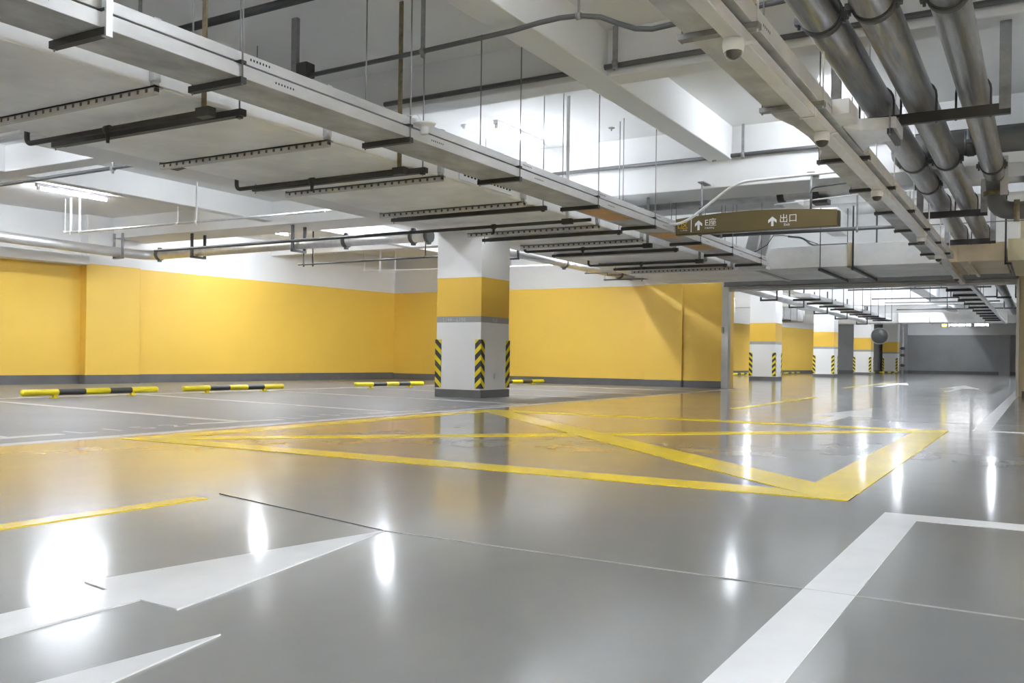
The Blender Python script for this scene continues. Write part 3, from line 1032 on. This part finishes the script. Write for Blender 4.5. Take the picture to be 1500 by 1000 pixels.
# ------------------------------------------------------------------ hanging sign
SY, SB = 12.0, 2.373
K = 1.2                                   # the sign hangs off the face of the deep beam


def sx(x):
    return x * K


def sz(z):
    return 0.65 + (z - 0.65) * K


t = thing('hanging_sign', 'long brown hanging sign with arrows and white lettering', 'sign', (sx(-2.77), SY, SB))
top = [(sx(x), sz(z)) for x, z in [(-3.66, 2.262), (-3.51, 2.277), (-3.30, 2.291), (-3.10, 2.300), (-2.80, 2.305), (-2.55, 2.299), (-2.35, 2.289), (-2.10, 2.272), (-1.89, 2.253)]]
poly = [(sx(-3.66), SB + 0.006), (sx(-1.89), SB)] + top[::-1]
n = len(poly)
b = MB()
b.add([(x, SY, z) for x, z in poly] + [(x, SY + 0.10, z) for x, z in poly], [list(range(n)), [n + i for i in range(n)][::-1]] + [[i, (i + 1) % n, n + (i + 1) % n, n + i] for i in range(n)])
b.build('panel', M['signbrown'], t)
b = MB()
b.box(sx(-3.662), sx(-1.885), SY - 0.004, SY + 0.104, SB - 0.009, SB + 0.001)
b.box(sx(-1.889), sx(-1.868), SY + 0.005, SY + 0.104, SB - 0.006, sz(2.243))
b.build('edge_trim', M['signedge'], t)


def sign_arrow(x, z0, z1, w):
    b = MB()
    y = SY - 0.004
    s = 0.015
    x, z0, z1, w = sx(x), sz(z0), sz(z1), w * K
    xs = [(x - s, z0), (x + s, z0), (x + s, z1 - 0.03), (x - s, z1 - 0.03)]
    b.add([(a, y, c) for a, c in xs] + [(a, y + 0.005, c) for a, c in xs], [(0, 1, 2, 3), (7, 6, 5, 4), (0, 4, 5, 1), (1, 5, 6, 2), (2, 6, 7, 3), (3, 7, 4, 0)])
    for k in (-1, 1):
        q = [(x, z1), (x, z1 - 0.042), (x + k * w, z1 - 0.042 - w * 0.78), (x + k * w, z1 - w * 0.85)]
        b.add([(a, y, c) for a, c in q] + [(a, y + 0.005, c) for a, c in q], [(0, 1, 2, 3), (7, 6, 5, 4), (0, 4, 5, 1), (1, 5, 6, 2), (2, 6, 7, 3), (3, 7, 4, 0)])
    return b.build('arrow', M['letter'], t)


X1, ZU = (1, 0, 0), (0, 0, 1)
for body, h, x, z, mt in (('L\u533a', 0.072, -3.637, 2.150, 'letteryellow'), ('L Area', 0.020, -3.60, 2.122, 'letter'), ('E\u5ea7', 0.086, -3.315, 2.163, 'letter'),
                          ('E Building', 0.025, -3.315, 2.127, 'letter'), ('\u51fa\u53e3', 0.090, -2.48, 2.150, 'letter'), ('Exit', 0.029, -2.435, 2.113, 'letter')):
    lettering(body, h * K, (sx(x), SY, sz(z)), X1, ZU, M[mt], t)
MB().box(sx(-3.482), sx(-3.475), SY - 0.004, SY, sz(2.105), sz(2.265)).build('divider', M['letter'], t)
sign_arrow(-3.392, 2.122, 2.232, 0.042)
sign_arrow(-2.562, 2.118, 2.222, 0.045)
for x in (-3.373, -2.164):
    b = MB()
    b.tube([(sx(x), SY + 0.05, sz(2.24)), (sx(x), SY + 0.05, 3.07)], 0.013, 10)
    b.box(sx(x) - 0.045, sx(x) + 0.045, SY + 0.0, 12.302, 3.065, 3.08)
    b.build('hanging_rod', M['strut'], t)
xx = sx(-2.164)
tag(MB().tube([(xx, SY + 0.025, sz(2.27)), (xx, SY + 0.025, 2.80)] + arc((xx, SY + 0.025, 2.80), (xx, SY + 0.02, 2.88), (xx + 0.08, SY + 0.02, 2.88)) + [(-2.15, SY, 2.90), (-1.95, SY - 0.1, 2.88), (-1.70, SY - 0.3, 2.53)], 0.011, 8).build('cable', M['dark']), 'black cable from the hanging sign to the camera tray', 'cable')
KC = 1.225
tag(MB().tube([(x * KC, 9.62 * KC, 0.65 + (z - 0.65) * KC) for x, z in [(-3.60, 2.150)] + [(p.x, p.z) for p in arc((-3.55, 0, 2.148), (-3.44, 0, 2.145), (-3.30, 0, 2.235)) + arc((-3.02, 0, 2.435), (-2.86, 0, 2.55), (-2.72, 0, 2.555))] + [(-1.72, 2.575), (-1.40, 2.58)]], 0.018, 12).build('conduit', M['lightconduit']), 'white conduit sloping down in front of the sign to the left tray', 'conduit')

# ------------------------------------------------------------------ conduits crossing overhead


def conduit(pts, r, lab, mat='conduit', struts=(), name='conduit', strut_mat='strut', top=None):
    """a run with its clamps and the angle struts it hangs from"""
    p = Vector(pts[0])
    t = thing(name, lab, 'conduit', p)
    MB().tube(pts, r, 12).build('tube', M[mat], t)
    for (x, y, z, w) in struts:
        zt = top if top else top_z(x, y)
        s = MB()
        if w > 0.02:
            s.box(x - w / 2, x + w / 2, y - 0.006, y + 0.006, z - r - 0.03, zt)
            s.box(x - w / 2, x - w / 2 + 0.005, y, y + w, z - r - 0.03, zt)
        else:
            s.tube([(x, y, z), (x, y, zt)], w / 2, 8)
        so = s.build('strut', M[strut_mat], t)
        c = MB()
        c.tube([(x - 0.02, y, z), (x + 0.02, y, z)], r * 1.35, 12)
        c.build('clamp', M[strut_mat], t)
    return t


c0 = [(-6.002, 6.46, 3.281), (-4.689, 6.46, 3.304), (-3.793, 6.46, 3.331), (-3.543, 6.46, 3.353), (-3.355, 6.46, 3.359), (-3.189, 6.46, 3.347), (-3.001, 6.46, 3.303), (-2.855, 6.46, 3.23), (-2.709, 6.46, 3.164), (-2.574, 6.46, 3.138), (-2.407, 6.46, 3.146), (-1.563, 6.46, 3.172), (0.34, 6.46, 3.213)]
conduit(c0, 0.021, 'grey conduit with a dip bend crossing near the top centre', struts=[(-4.694, 6.46, 3.305, 0.04), (-3.19, 6.46, 3.345, 0.02)])
conduit([(-6.4, 8.10, 3.463), (0.34, 8.10, 3.50)], 0.027, 'long dark grey conduit crossing below the ceiling at upper centre', struts=[(-3.985, 8.06, 3.476, 0.05), (-3.585, 8.06, 3.49, 0.05)])
conduit([(-6.45, 12.25, 3.435), (0.34, 12.25, 3.455)], 0.028, 'grey conduit crossing in front of the deep beam above the sign', struts=[(-3.935, 12.22, 3.44, 0.055), (-3.54, 12.22, 3.44, 0.035)])
conduit([(-5.3, 16.0, 2.885), (-1.75, 16.0, 2.868)], 0.032, 'dark grey pipe directly below the brown sign', mat='conduit', struts=[(-5.0, 16.0, 2.88, 0.016), (-2.7, 16.0, 2.87, 0.03)])
conduit([(-3.0, 16.4, 2.93), (1.5, 16.4, 2.90)], 0.008, 'thin grey conduit crossing above the right cross duct', struts=[(-2.0, 16.4, 2.92, 0.012)])
conduit([(-3.1, 12.2, 2.72), (-1.75, 11.9, 2.74)], 0.009, 'thin pale conduit just above the sign right of the bend', mat='lightconduit', struts=[(-1.95, 11.95, 2.74, 0.012)])
conduit([(-7.7, 5.28, 3.385), (-6.33, 5.28, 3.40), (-4.2, 5.28, 3.415)], 0.034, 'thick dark conduit crossing the dark ceiling bay at the top left', mat='dark', struts=[(-6.9, 5.28, 3.39, 0.03)])
# left part
conduit([(-16.0, 7.25, 2.90), (-8.58, 7.25, 2.93)], 0.024, 'grey conduit along the left cross beam near the lit tube', struts=[(-9.95, 7.25, 2.915, 0.03)])
conduit([(-15.55, 10.35, 2.845), (-15.10, 10.35, 2.825), (-8.59, 10.35, 2.80)], 0.019, 'pale conduit with tall hooks below the lit tube at left', mat='galv', strut_mat='lightconduit',
        struts=[(-15.535, 10.35, 2.85, 0.016), (-15.38, 10.35, 2.84, 0.04), (-15.12, 10.35, 2.83, 0.03), (-12.5, 10.35, 2.81, 0.02), (-12.05, 10.35, 2.81, 0.03), (-9.25, 10.35, 2.80, 0.02)])
conduit([(-8.9, 4.67, 2.54), (-7.62, 4.67, 2.54)], 0.020, 'upper one of two short white conduits at the far left', mat='lightconduit', struts=[(-8.2, 4.67, 2.54, 0.012)])
conduit([(-9.1, 4.79, 2.54), (-7.52, 4.79, 2.54)], 0.018, 'lower one of two short white conduits at the far left', mat='lightconduit', struts=[(-8.25, 4.79, 2.54, 0.012)])
conduit([(-13.25, 14.0, 2.50), (-9.0, 14.0, 2.52)], 0.017, 'thin dark conduit behind the elevated pipe left of the near pillar', mat='dark', strut_mat='dark', struts=[(-13.1, 14.0, 2.5, 0.03), (-12.85, 14.0, 2.5, 0.03), (-10.05, 14.0, 2.52, 0.02)])
conduit([(-14.4, 17.5, 2.72), (-8.62, 17.5, 2.655)], 0.015, 'bright conduit near the corner of the two yellow walls', mat='lightconduit', strut_mat='lightconduit', struts=[(-14.38, 17.5, 2.72, 0.014), (-13.9, 17.5, 2.71, 0.05), (-13.45, 17.5, 2.71, 0.03)])
conduit([(-9.2, 20.2, 2.56), (-8.85, 20.2, 2.56), (-7.55, 20.2, 2.545), (-7.55, 20.2, 2.44)], 0.018, 'thin bluish conduit on the wall beside the shutter', mat='conduit', struts=[(-9.18, 20.2, 2.56, 0.012), (-8.22, 20.2, 2.55, 0.03)])
conduit([(-8.85, 18.4, 2.55), (-8.3, 18.4, 2.54), (-8.3, 18.4, 2.49), (-7.5, 18.4, 2.48)], 0.012, 'thin stepped conduit below the end of the wide duct', mat='conduit', struts=[(-8.8, 18.4, 2.55, 0.012)])

t = thing('junction_box', 'small black square box at the left end of the top conduit', 'junction box', (-6.06, 6.46, 3.28))
MB().box(-6.12, -5.99, 6.40, 6.52, 3.265, 3.40).build('body', M['dark'], t, bevel=0.006)
MB().box(-6.22, -6.15, 6.44, 6.48, 3.265, SLAB + 0.004).build('strut', M['strut'], t)
tag(MB().prism([(-7.62, 6.15), (-7.40, 6.24), (-7.62, 6.3)], 2.50, 2.55).build('bracket', M['dark']), 'small dark triangular bracket on the left edge of the wide duct', 'bracket')

# ------------------------------------------------------------------ grey water main along the left wall and round the pillar
t = thing('water_pipe', 'light grey water pipe along the left wall turning behind the near pillar', 'pipe', (-12, 12.6, 2.55))
pl = [(-16.75, 5.0, 2.83), (-16.15, 11.6, 2.672)]
b = MB()
b.tube(pl + arc((-16.12, 12.25, 2.672), (-16.1, 12.6, 2.672), (-15.75, 12.6, 2.672)) + [(-12, 12.6, 2.70), (-8.95, 12.6, 2.685)], 0.098, 20)
b.build('pipe', M['galv'], t)
b = MB()
b.tube([(-8.86, 13.4, 2.685), (-8.86, 21.06, 2.70)], 0.098, 20)
b.build('pipe', M['galv'], t)
for p, ax in (((-16.35, 9.4, 2.667), (0.09, 1, 0)), ((-15.75, 12.6, 2.672), (1, 0, 0)), ((-10.78, 12.6, 2.69), (1, 0, 0)), ((-9.3, 12.6, 2.688), (1, 0, 0)), ((-8.98, 12.6, 2.688), (1, 0, 0)), ((-8.86, 17.4, 2.69), (0, 1, 0)), ((-8.86, 20.3, 2.70), (0, 1, 0))):
    b = MB()
    v = Vector(ax).normalized()
    p = Vector(p)
    b.tube([p - v * 0.035, p + v * 0.035], 0.118, 20)
    for s in (-1, 1):
        b.bar(p + Vector((0, 0, s * 0.12)) - v * 0.03, p + Vector((0, 0, s * 0.12)) + v * 0.03, 0.06, 0.05)
    b.build('coupling', M['bolt'], t)
for (x, y, col) in ((-16.12, 11.9, 'strut'), (-14.6, 12.6, 'dark'), (-11.92, 12.6, 'dark'), (-8.86, 15.2, 'dark')):
    b = MB()
    if x < -16 or x > -9:
        for s in (-0.13, 0.13):
            b.box(x + s - 0.015, x + s + 0.015, y - 0.02, y + 0.02, 2.55, 3.05 if x < -9 else SLAB)
        b.box(x - 0.145, x + 0.145, y - 0.025, y + 0.025, 2.535, 2.57)
    else:
        for s in (-0.16, 0.16):
            b.box(x - 0.03, x + 0.03, y + s - 0.015, y + s + 0.015, 2.56, 3.04 if s < 0 else 3.04)
        b.box(x - 0.035, x + 0.035, y - 0.175, y + 0.175, 2.545, 2.585)
    b.build('hanger', M[col], t)

# ------------------------------------------------------------------ lights


def tube_light(label, x, y, z, ln=1.28, mat='tube'):
    t = thing('tube_light', label, 'light', (x, y, z), 'ceiling tube lights')
    if z < 3.3:
        for q in (-1, 1):
            MB().tube([(x, y + q * 0.45, z + 0.04), (x, y + q * 0.45, top_z(x, y))], 0.006, 6).build('rod', M['lightconduit'], t)
    MB().tube([(x, y - ln / 2, z - 0.03), (x, y + ln / 2, z - 0.03)], 0.021, 12).build('tube', M[mat], t)
    b = MB()
    b.box(x - 0.035, x + 0.035, y - ln / 2 - 0.05, y + ln / 2 + 0.05, z - 0.004, z + 0.05)
    for s in (-1, 1):
        b.box(x - 0.022, x + 0.022, y + s * (ln / 2 + 0.005) - 0.02, y + s * (ln / 2 + 0.005) + 0.02, z - 0.055, z)
    b.build('batten', M['white'], t)
    return t


LT = [(-6.42, 11.2, 3.80, 'lit tube light on the bright ceiling above the left trays'),
      (-14.55, 9.85, 3.41, 'lit tube light at the left edge behind the cross beam'),
      (-14.9, 14.75, 3.41, 'lit tube light high in the bay left of the pillar'),
      (-11.4, 14.45, 3.41, 'lit tube light hidden behind the deep beam left of the pillar'),
      (-9.6, 14.35, 3.41, 'added fill tube light hidden behind the deep beam beside the pillar line'),  # unseen tube added as fill for the walls behind the pillar
      (-9.4, 9.7, 3.41, 'lit tube light hidden above the left edge of the wide duct'),
      (-2.32, 11.3, 3.80, 'lit tube light above the camera tray'),
      (-5.55, 18.3, 3.80, 'lit tube light above the cross duct'),
      (-9.26, 17.7, 3.12, 'lit tube light hung low beside the pipe behind the near pillar')]
for x, y, z, lab in LT:
    tube_light(lab, x, y, z, mat='tube_side' if z < 3.3 else 'tube_bay' if x < -8.6 else 'tube')
FILL_GEN = [(-2.2, 4.6), (-2.2, -1.0), (-6.2, 1.0), (2.8, 2.0), (2.8, 7.0), (2.8, 11.0), (2.8, 15.5), (-1.6, 15.0), (6.2, 8.0), (-6.3, -4.0), (-5.0, -1.5), (-0.8, 1.6), (2.8, -3.5), (6.2, -1.0), (-2.2, 18.3), (6.2, 13.0), (6.2, 3.0)]
FILL_LOW = [(-9.3, 5.0), (-9.3, 1.6), (-11.6, 5.2), (-15.2, 4.2), (-10.6, 1.0), (-14.8, -1.5), (-10.6, -4.0)]  # more unseen tubes, added to brighten the bays and duct underside
for i, (x, y) in enumerate(FILL_GEN):
    tube_light('added fill tube light on the ceiling near the camera, %s of the hidden rows' % (ORD + ['seventeenth', 'eighteenth'])[i], x, y, 3.80, mat='tube_side' if x > 2 else 'tube')
for i, (x, y) in enumerate(FILL_LOW):
    tube_light('added fill tube light on the low ceiling over the bays, %s of the hidden row' % ORD[i], x, y, 3.41, mat='tube_bay')
FILL_FAR = [(-4.6, 24.5), (-10.5, 24.5), (-1.4, 27.0), (-5.6, 28.0), (-11.0, 32.4), (-3.0, 33.5), (-6.0, 37.0), (-10.6, 38.0), (-1.6, 38.0), (-4.5, 44.0), (-9.6, 46.0), (-1.6, 46.0), (-5.0, 53.5), (-1.6, 55.0), (-4.4, 61.0), (1.5, 60.0), (2.5, 50.0), (-9.4, 28.0), (-5.0, 32.4), (-9.3, 35.0), (-5.0, 39.4), (-6.5, 48.0), (-6.5, 34.0)]  # tubes added to brighten the hall beyond the shutter
for i, (x, y) in enumerate(FILL_FAR):
    tube_light('added fill tube light on the far hall ceiling, %s beyond the shutter' % (ORD + ['seventeenth', 'eighteenth', 'nineteenth', 'twentieth', 'twenty-first', 'twenty-second', 'twenty-third', 'twenty-fourth'])[i], x, y, 3.80, mat='tube_far_fill')

# smoke detector
t = thing('smoke_detector', 'small round cream smoke detector on the bright ceiling left of the lit tube', 'smoke detector', (-6.92, 10.55, SLAB - 0.06))
b = MB()
b.lathe((-6.92, 10.55, SLAB), [(0.065, 0.004), (0.066, -0.02), (0.05, -0.03), (0.045, -0.05), (0.0, -0.055)], 20)
b.build('body', M['white'], t)
for i, (x, y, lab) in enumerate(((-2.6, 9.2, 'tiny ceiling sensor between beam and camera tray, nearer one'), (-2.45, 10.6, 'tiny ceiling sensor between beam and camera tray, farther one'), (-5.2, 11.6, 'tiny ceiling sensor near the rods behind the trays'))):
    b = MB()
    b.lathe((x, y, SLAB), [(0.045, 0.004), (0.045, -0.01), (0.012, -0.018), (0.01, -0.045), (0.0, -0.046)], 14)
    tag(b.build('sensor', M['strut']), lab, 'sensor')

# ------------------------------------------------------------------ far hall services
t = thing('ventilation_duct', 'pale cross duct hanging across the far hall', 'duct', (-5, 45, 2.46))
MB().box(-9.8, -1.40, 44.6, 46.2, 2.47, 2.90).build('duct_body', M['duct'], t)
for x in (-5.7, -4.4, -2.2):
    MB().box(x - 0.02, x + 0.02, 44.56, 46.24, 2.45, 2.92).build('flange', M['flange'], t)
for i, (y0, y1) in enumerate(((29.0, 34.0), (40.9, 45.5))):
    t = thing('ventilation_duct', 'white box duct hanging beside the %s far wall bay' % ('first' if i == 0 else 'second'), 'duct', (-10.6, y0, 2.45))
    MB().box(-11.2, -10.0, y0, y1 - 0.2, 2.45 + 0.1 * i, 3.0 + 0.1 * i).build('duct_body', M['tray'], t)
    for k in range(4):
        y = y0 + 0.3 + k * (y1 - y0 - 0.8) / 3
        MB().box(-11.22, -9.98, y - 0.03, y + 0.03, 2.43 + 0.1 * i, 3.02 + 0.1 * i).build('flange', M['flange'], t)
    MB().box(-11.3, -9.9, y0 + 1.2, y0 + 1.25, 2.36 + 0.1 * i, 2.43 + 0.1 * i).build('channel', M['dark'], t)

t = thing('cable_tray', 'far cable tray on dark bars left of the far hall centre', 'cable tray', (-5.7, 30, 2.42))
MB().box(-5.95, -5.50, 25.6, 41.0, 2.42, 2.52).build('trough', M['tray'], t)
for k in range(9):
    y = 26.4 + k * 1.75
    b = MB()
    b.box(-6.15, -5.40, y - 0.04, y + 0.04, 2.36, 2.42)
    b.tube([(-5.42, y, 2.36), (-5.42, y, top_z(-5.42, y))], 0.01, 6)
    b.build('hanger', M['dark'], t)
t = thing('cable_tray', 'far cable tray on dark bars at the right of the far hall', 'cable tray', (-1.7, 30, 2.42))
MB().box(-1.95, -1.50, 22.0, 42.5, 2.42, 2.52).build('trough', M['tray'], t)
MB().box(-1.44, -1.36, 22.0, 44.0, 2.36, 2.44).build('trunking', M['galv'], t)
for k in range(10):
    y = 24.0 + k * 1.9
    b = MB()
    b.box(-2.02, -1.44, y - 0.05, y + 0.05, 2.36, 2.42)
    b.tube([(-2.0, y, 2.36), (-2.0, y, top_z(-2.0, y))], 0.01, 6)
    b.build('hanger', M['dark'], t)
t = thing('water_pipe', 'grey pipe on square hangers above the far pillars', 'pipe', (-6.7, 30, 2.42))
MB().tube([(-6.5, 21.8, 2.47), (-6.95, 43.4, 2.50)], 0.11, 16).build('pipe', M['galv'], t)
MB().tube(arc((-6.95, 43.4, 2.50), (-6.95, 43.7, 2.50), (-6.95, 43.75, 2.85)) + [(-6.95, 43.75, 3.2)], 0.11, 16).build('elbow', M['galv'], t)
for k, y in enumerate((25.4, 29.0, 33.0, 37.2, 42.6)):
    x = -6.50 - 0.45 * (y - 21.8) / 21.6
    b = MB()
    for s in (-0.22, 0.22):
        b.box(x + s - 0.02, x + s + 0.02, y - 0.03, y + 0.03, 2.33, 3.1)
    b.box(x - 0.24, x + 0.24, y - 0.03, y + 0.03, 2.31, 2.36)
    b.build('hanger', M['dark'], t)
for i, (x, ye) in enumerate(((-1.05, 43.8), (-0.55, 43.8))):
    t = thing('water_pipe', 'thick far pipe at the right of the opening, %s of two' % ('left one' if i == 0 else 'right one'), 'pipe', (x, 30, 2.7))
    MB().tube([(x, 22.0, 2.85), (x, ye, 2.85)], 0.13, 16).build('pipe', M['pipe'], t)
    for y in (26.0, 31.5, 37.5):
        b = MB()
        b.tube([(x - 0.2, y, 2.68), (x + 0.2, y, 2.68)], 0.03, 8)
        b.tube([(x - 0.19, y, 2.68), (x - 0.19, y, top_z(x - 0.19, y))], 0.02, 8)
        b.build('hanger', M['dark'], t)
for i, (y, z, x0, x1, mt) in enumerate(((23.6, 2.78, -4.9, -1.3, 'lightconduit'), (25.2, 2.84, -4.9, -1.3, 'conduit'), (27.3, 2.80, -5.2, -1.3, 'conduit'), (29.4, 2.86, -5.2, -1.3, 'dark'), (32.6, 2.78, -5.0, -1.3, 'dark'), (35.5, 2.82, -5.0, -1.3, 'conduit'), (38.6, 2.74, -5.0, -1.3, 'dark'))):
    t = thing('conduit', 'thin conduit across the far hall ceiling, %s beyond the shutter' % ORD[i], 'conduit', (x0, y, z), 'conduits across the far hall')
    MB().tube([(x0, y, z), (x1, y, z)], 0.024, 8).build('tube', M[mt], t)
    for x in (x0 + 1.0 + 0.3 * i % 1.0, x1 - 1.3):
        MB().tube([(x, y, z), (x, y, top_z(x, y))], 0.014, 6).build('rod', M['dark'], t)

# lit direction sign far away
t = thing('hanging_sign', 'lit black direction sign with white and yellow marks in the far hall', 'sign', (-3.8, 58, 2.78))
MB().box(-5.12, -2.62, 58.0, 58.2, 2.76, 2.93).build('housing', M['black'], t)
b = MB()
for k in range(9):
    x = -4.72 + k * 0.13
    b.box(x, x + (0.10 if k % 3 else 0.06), 57.985, 58.0, 2.79 + 0.02 * (k % 2), 2.91)
for k in range(7):
    x = -3.38 + k * 0.105
    b.box(x, x + (0.085 if k % 2 else 0.06), 57.985, 58.0, 2.79 + 0.015 * (k % 3), 2.91)
b.build('lit_marks', M['litsign'], t)
MB().box(-5.06, -4.82, 57.985, 58.0, 2.785, 2.91).build('yellow_panel', M['litsignyellow'], t)
for x in (-4.9, -2.9):
    MB().tube([(x, 58.1, 2.9), (x, 58.1, top_z(x, 58.1))], 0.02, 6).build('hanging_rod', M['dark'], t)

t = thing('convex_mirror', 'round grey convex traffic mirror between the last two far pillars', 'mirror', (-7.32, 50.3, 1.6))
b = MB()
b.lathe((-7.31, 50.3, 2.02), [(0.40, 0.0), (0.36, 0.04), (0.25, 0.08), (0.12, 0.10), (0.0, 0.105)], 28, 0, (0.15, -1, 0))
b.build('mirror_face', M['mirror'], t)
b = MB()
b.lathe((-7.31, 50.3, 2.02), [(0.40, -0.03), (0.43, -0.01), (0.425, 0.012), (0.40, 0.004)], 28, 0, (0.15, -1, 0))
b.build('rim', M['strut'], t)
MB().tube([(-7.31, 50.33, 2.02), (-7.31, 50.7, 2.02), (-7.75, 50.7, 2.02)], 0.025, 8).build('arm', M['dark'], t)

t = thing('standpipe', 'vertical grey standpipe with valves beside the last far pillar', 'pipe', (-7.2, 58, 0))
MB().tube([(-7.15, 58, 0), (-7.15, 58, 3.25)], 0.05, 12).build('pipe', M['galv'], t)
for z in (0.5, 1.1, 1.5):
    b = MB()
    b.tube([(-7.15, 58, z - 0.08), (-7.15, 58, z + 0.08)], 0.1, 12)
    b.tube([(-7.3, 57.95, z), (-7.0, 57.95, z)], 0.03, 8)
    b.build('valve', M['dark'], t)

# ------------------------------------------------------------------ camera
F, VH, ROLL, H = 1338.0, 523.8, 0.0131, 0.65
th = math.atan2(778, F)
fw = Vector((-math.sin(th), math.cos(th), 0))
rg = Vector((math.cos(th), math.sin(th), 0))
up = Vector((0, 0, 1))
c, s = math.cos(ROLL), math.sin(ROLL)
ax = rg * c + up * s
ay = -rg * s + up * c
az = -fw
cam = bpy.data.cameras.new('camera')
cam.sensor_width = 36
cam.lens = F / 1500 * 36
cam.shift_y = (VH - 500) / 1500
cam.clip_start = 0.05
cam.clip_end = 200
co = bpy.data.objects.new('camera', cam)
COL.objects.link(co)
mw = Matrix((ax, ay, az)).transposed().to_4x4()
mw.translation = Vector((0, 0, H))
co.matrix_world = mw
SC.camera = co

# ------------------------------------------------------------------ world and view
w = bpy.data.worlds.new('world')
SC.world = w
w.use_nodes = True
w.node_tree.nodes['Background'].inputs['Color'].default_value = (0.5, 0.5, 0.5, 1)
w.node_tree.nodes['Background'].inputs['Strength'].default_value = 0.1
SC.view_settings.view_transform = 'Standard'
SC.view_settings.look = 'None'
SC.view_settings.gamma = 1
SC.view_settings.exposure = 2.7
SC.cycles.use_denoising = True
SC.cycles.max_bounces = 9
SC.cycles.diffuse_bounces = 6
SC.cycles.glossy_bounces = 4
SC.cycles.sample_clamp_indirect = 8
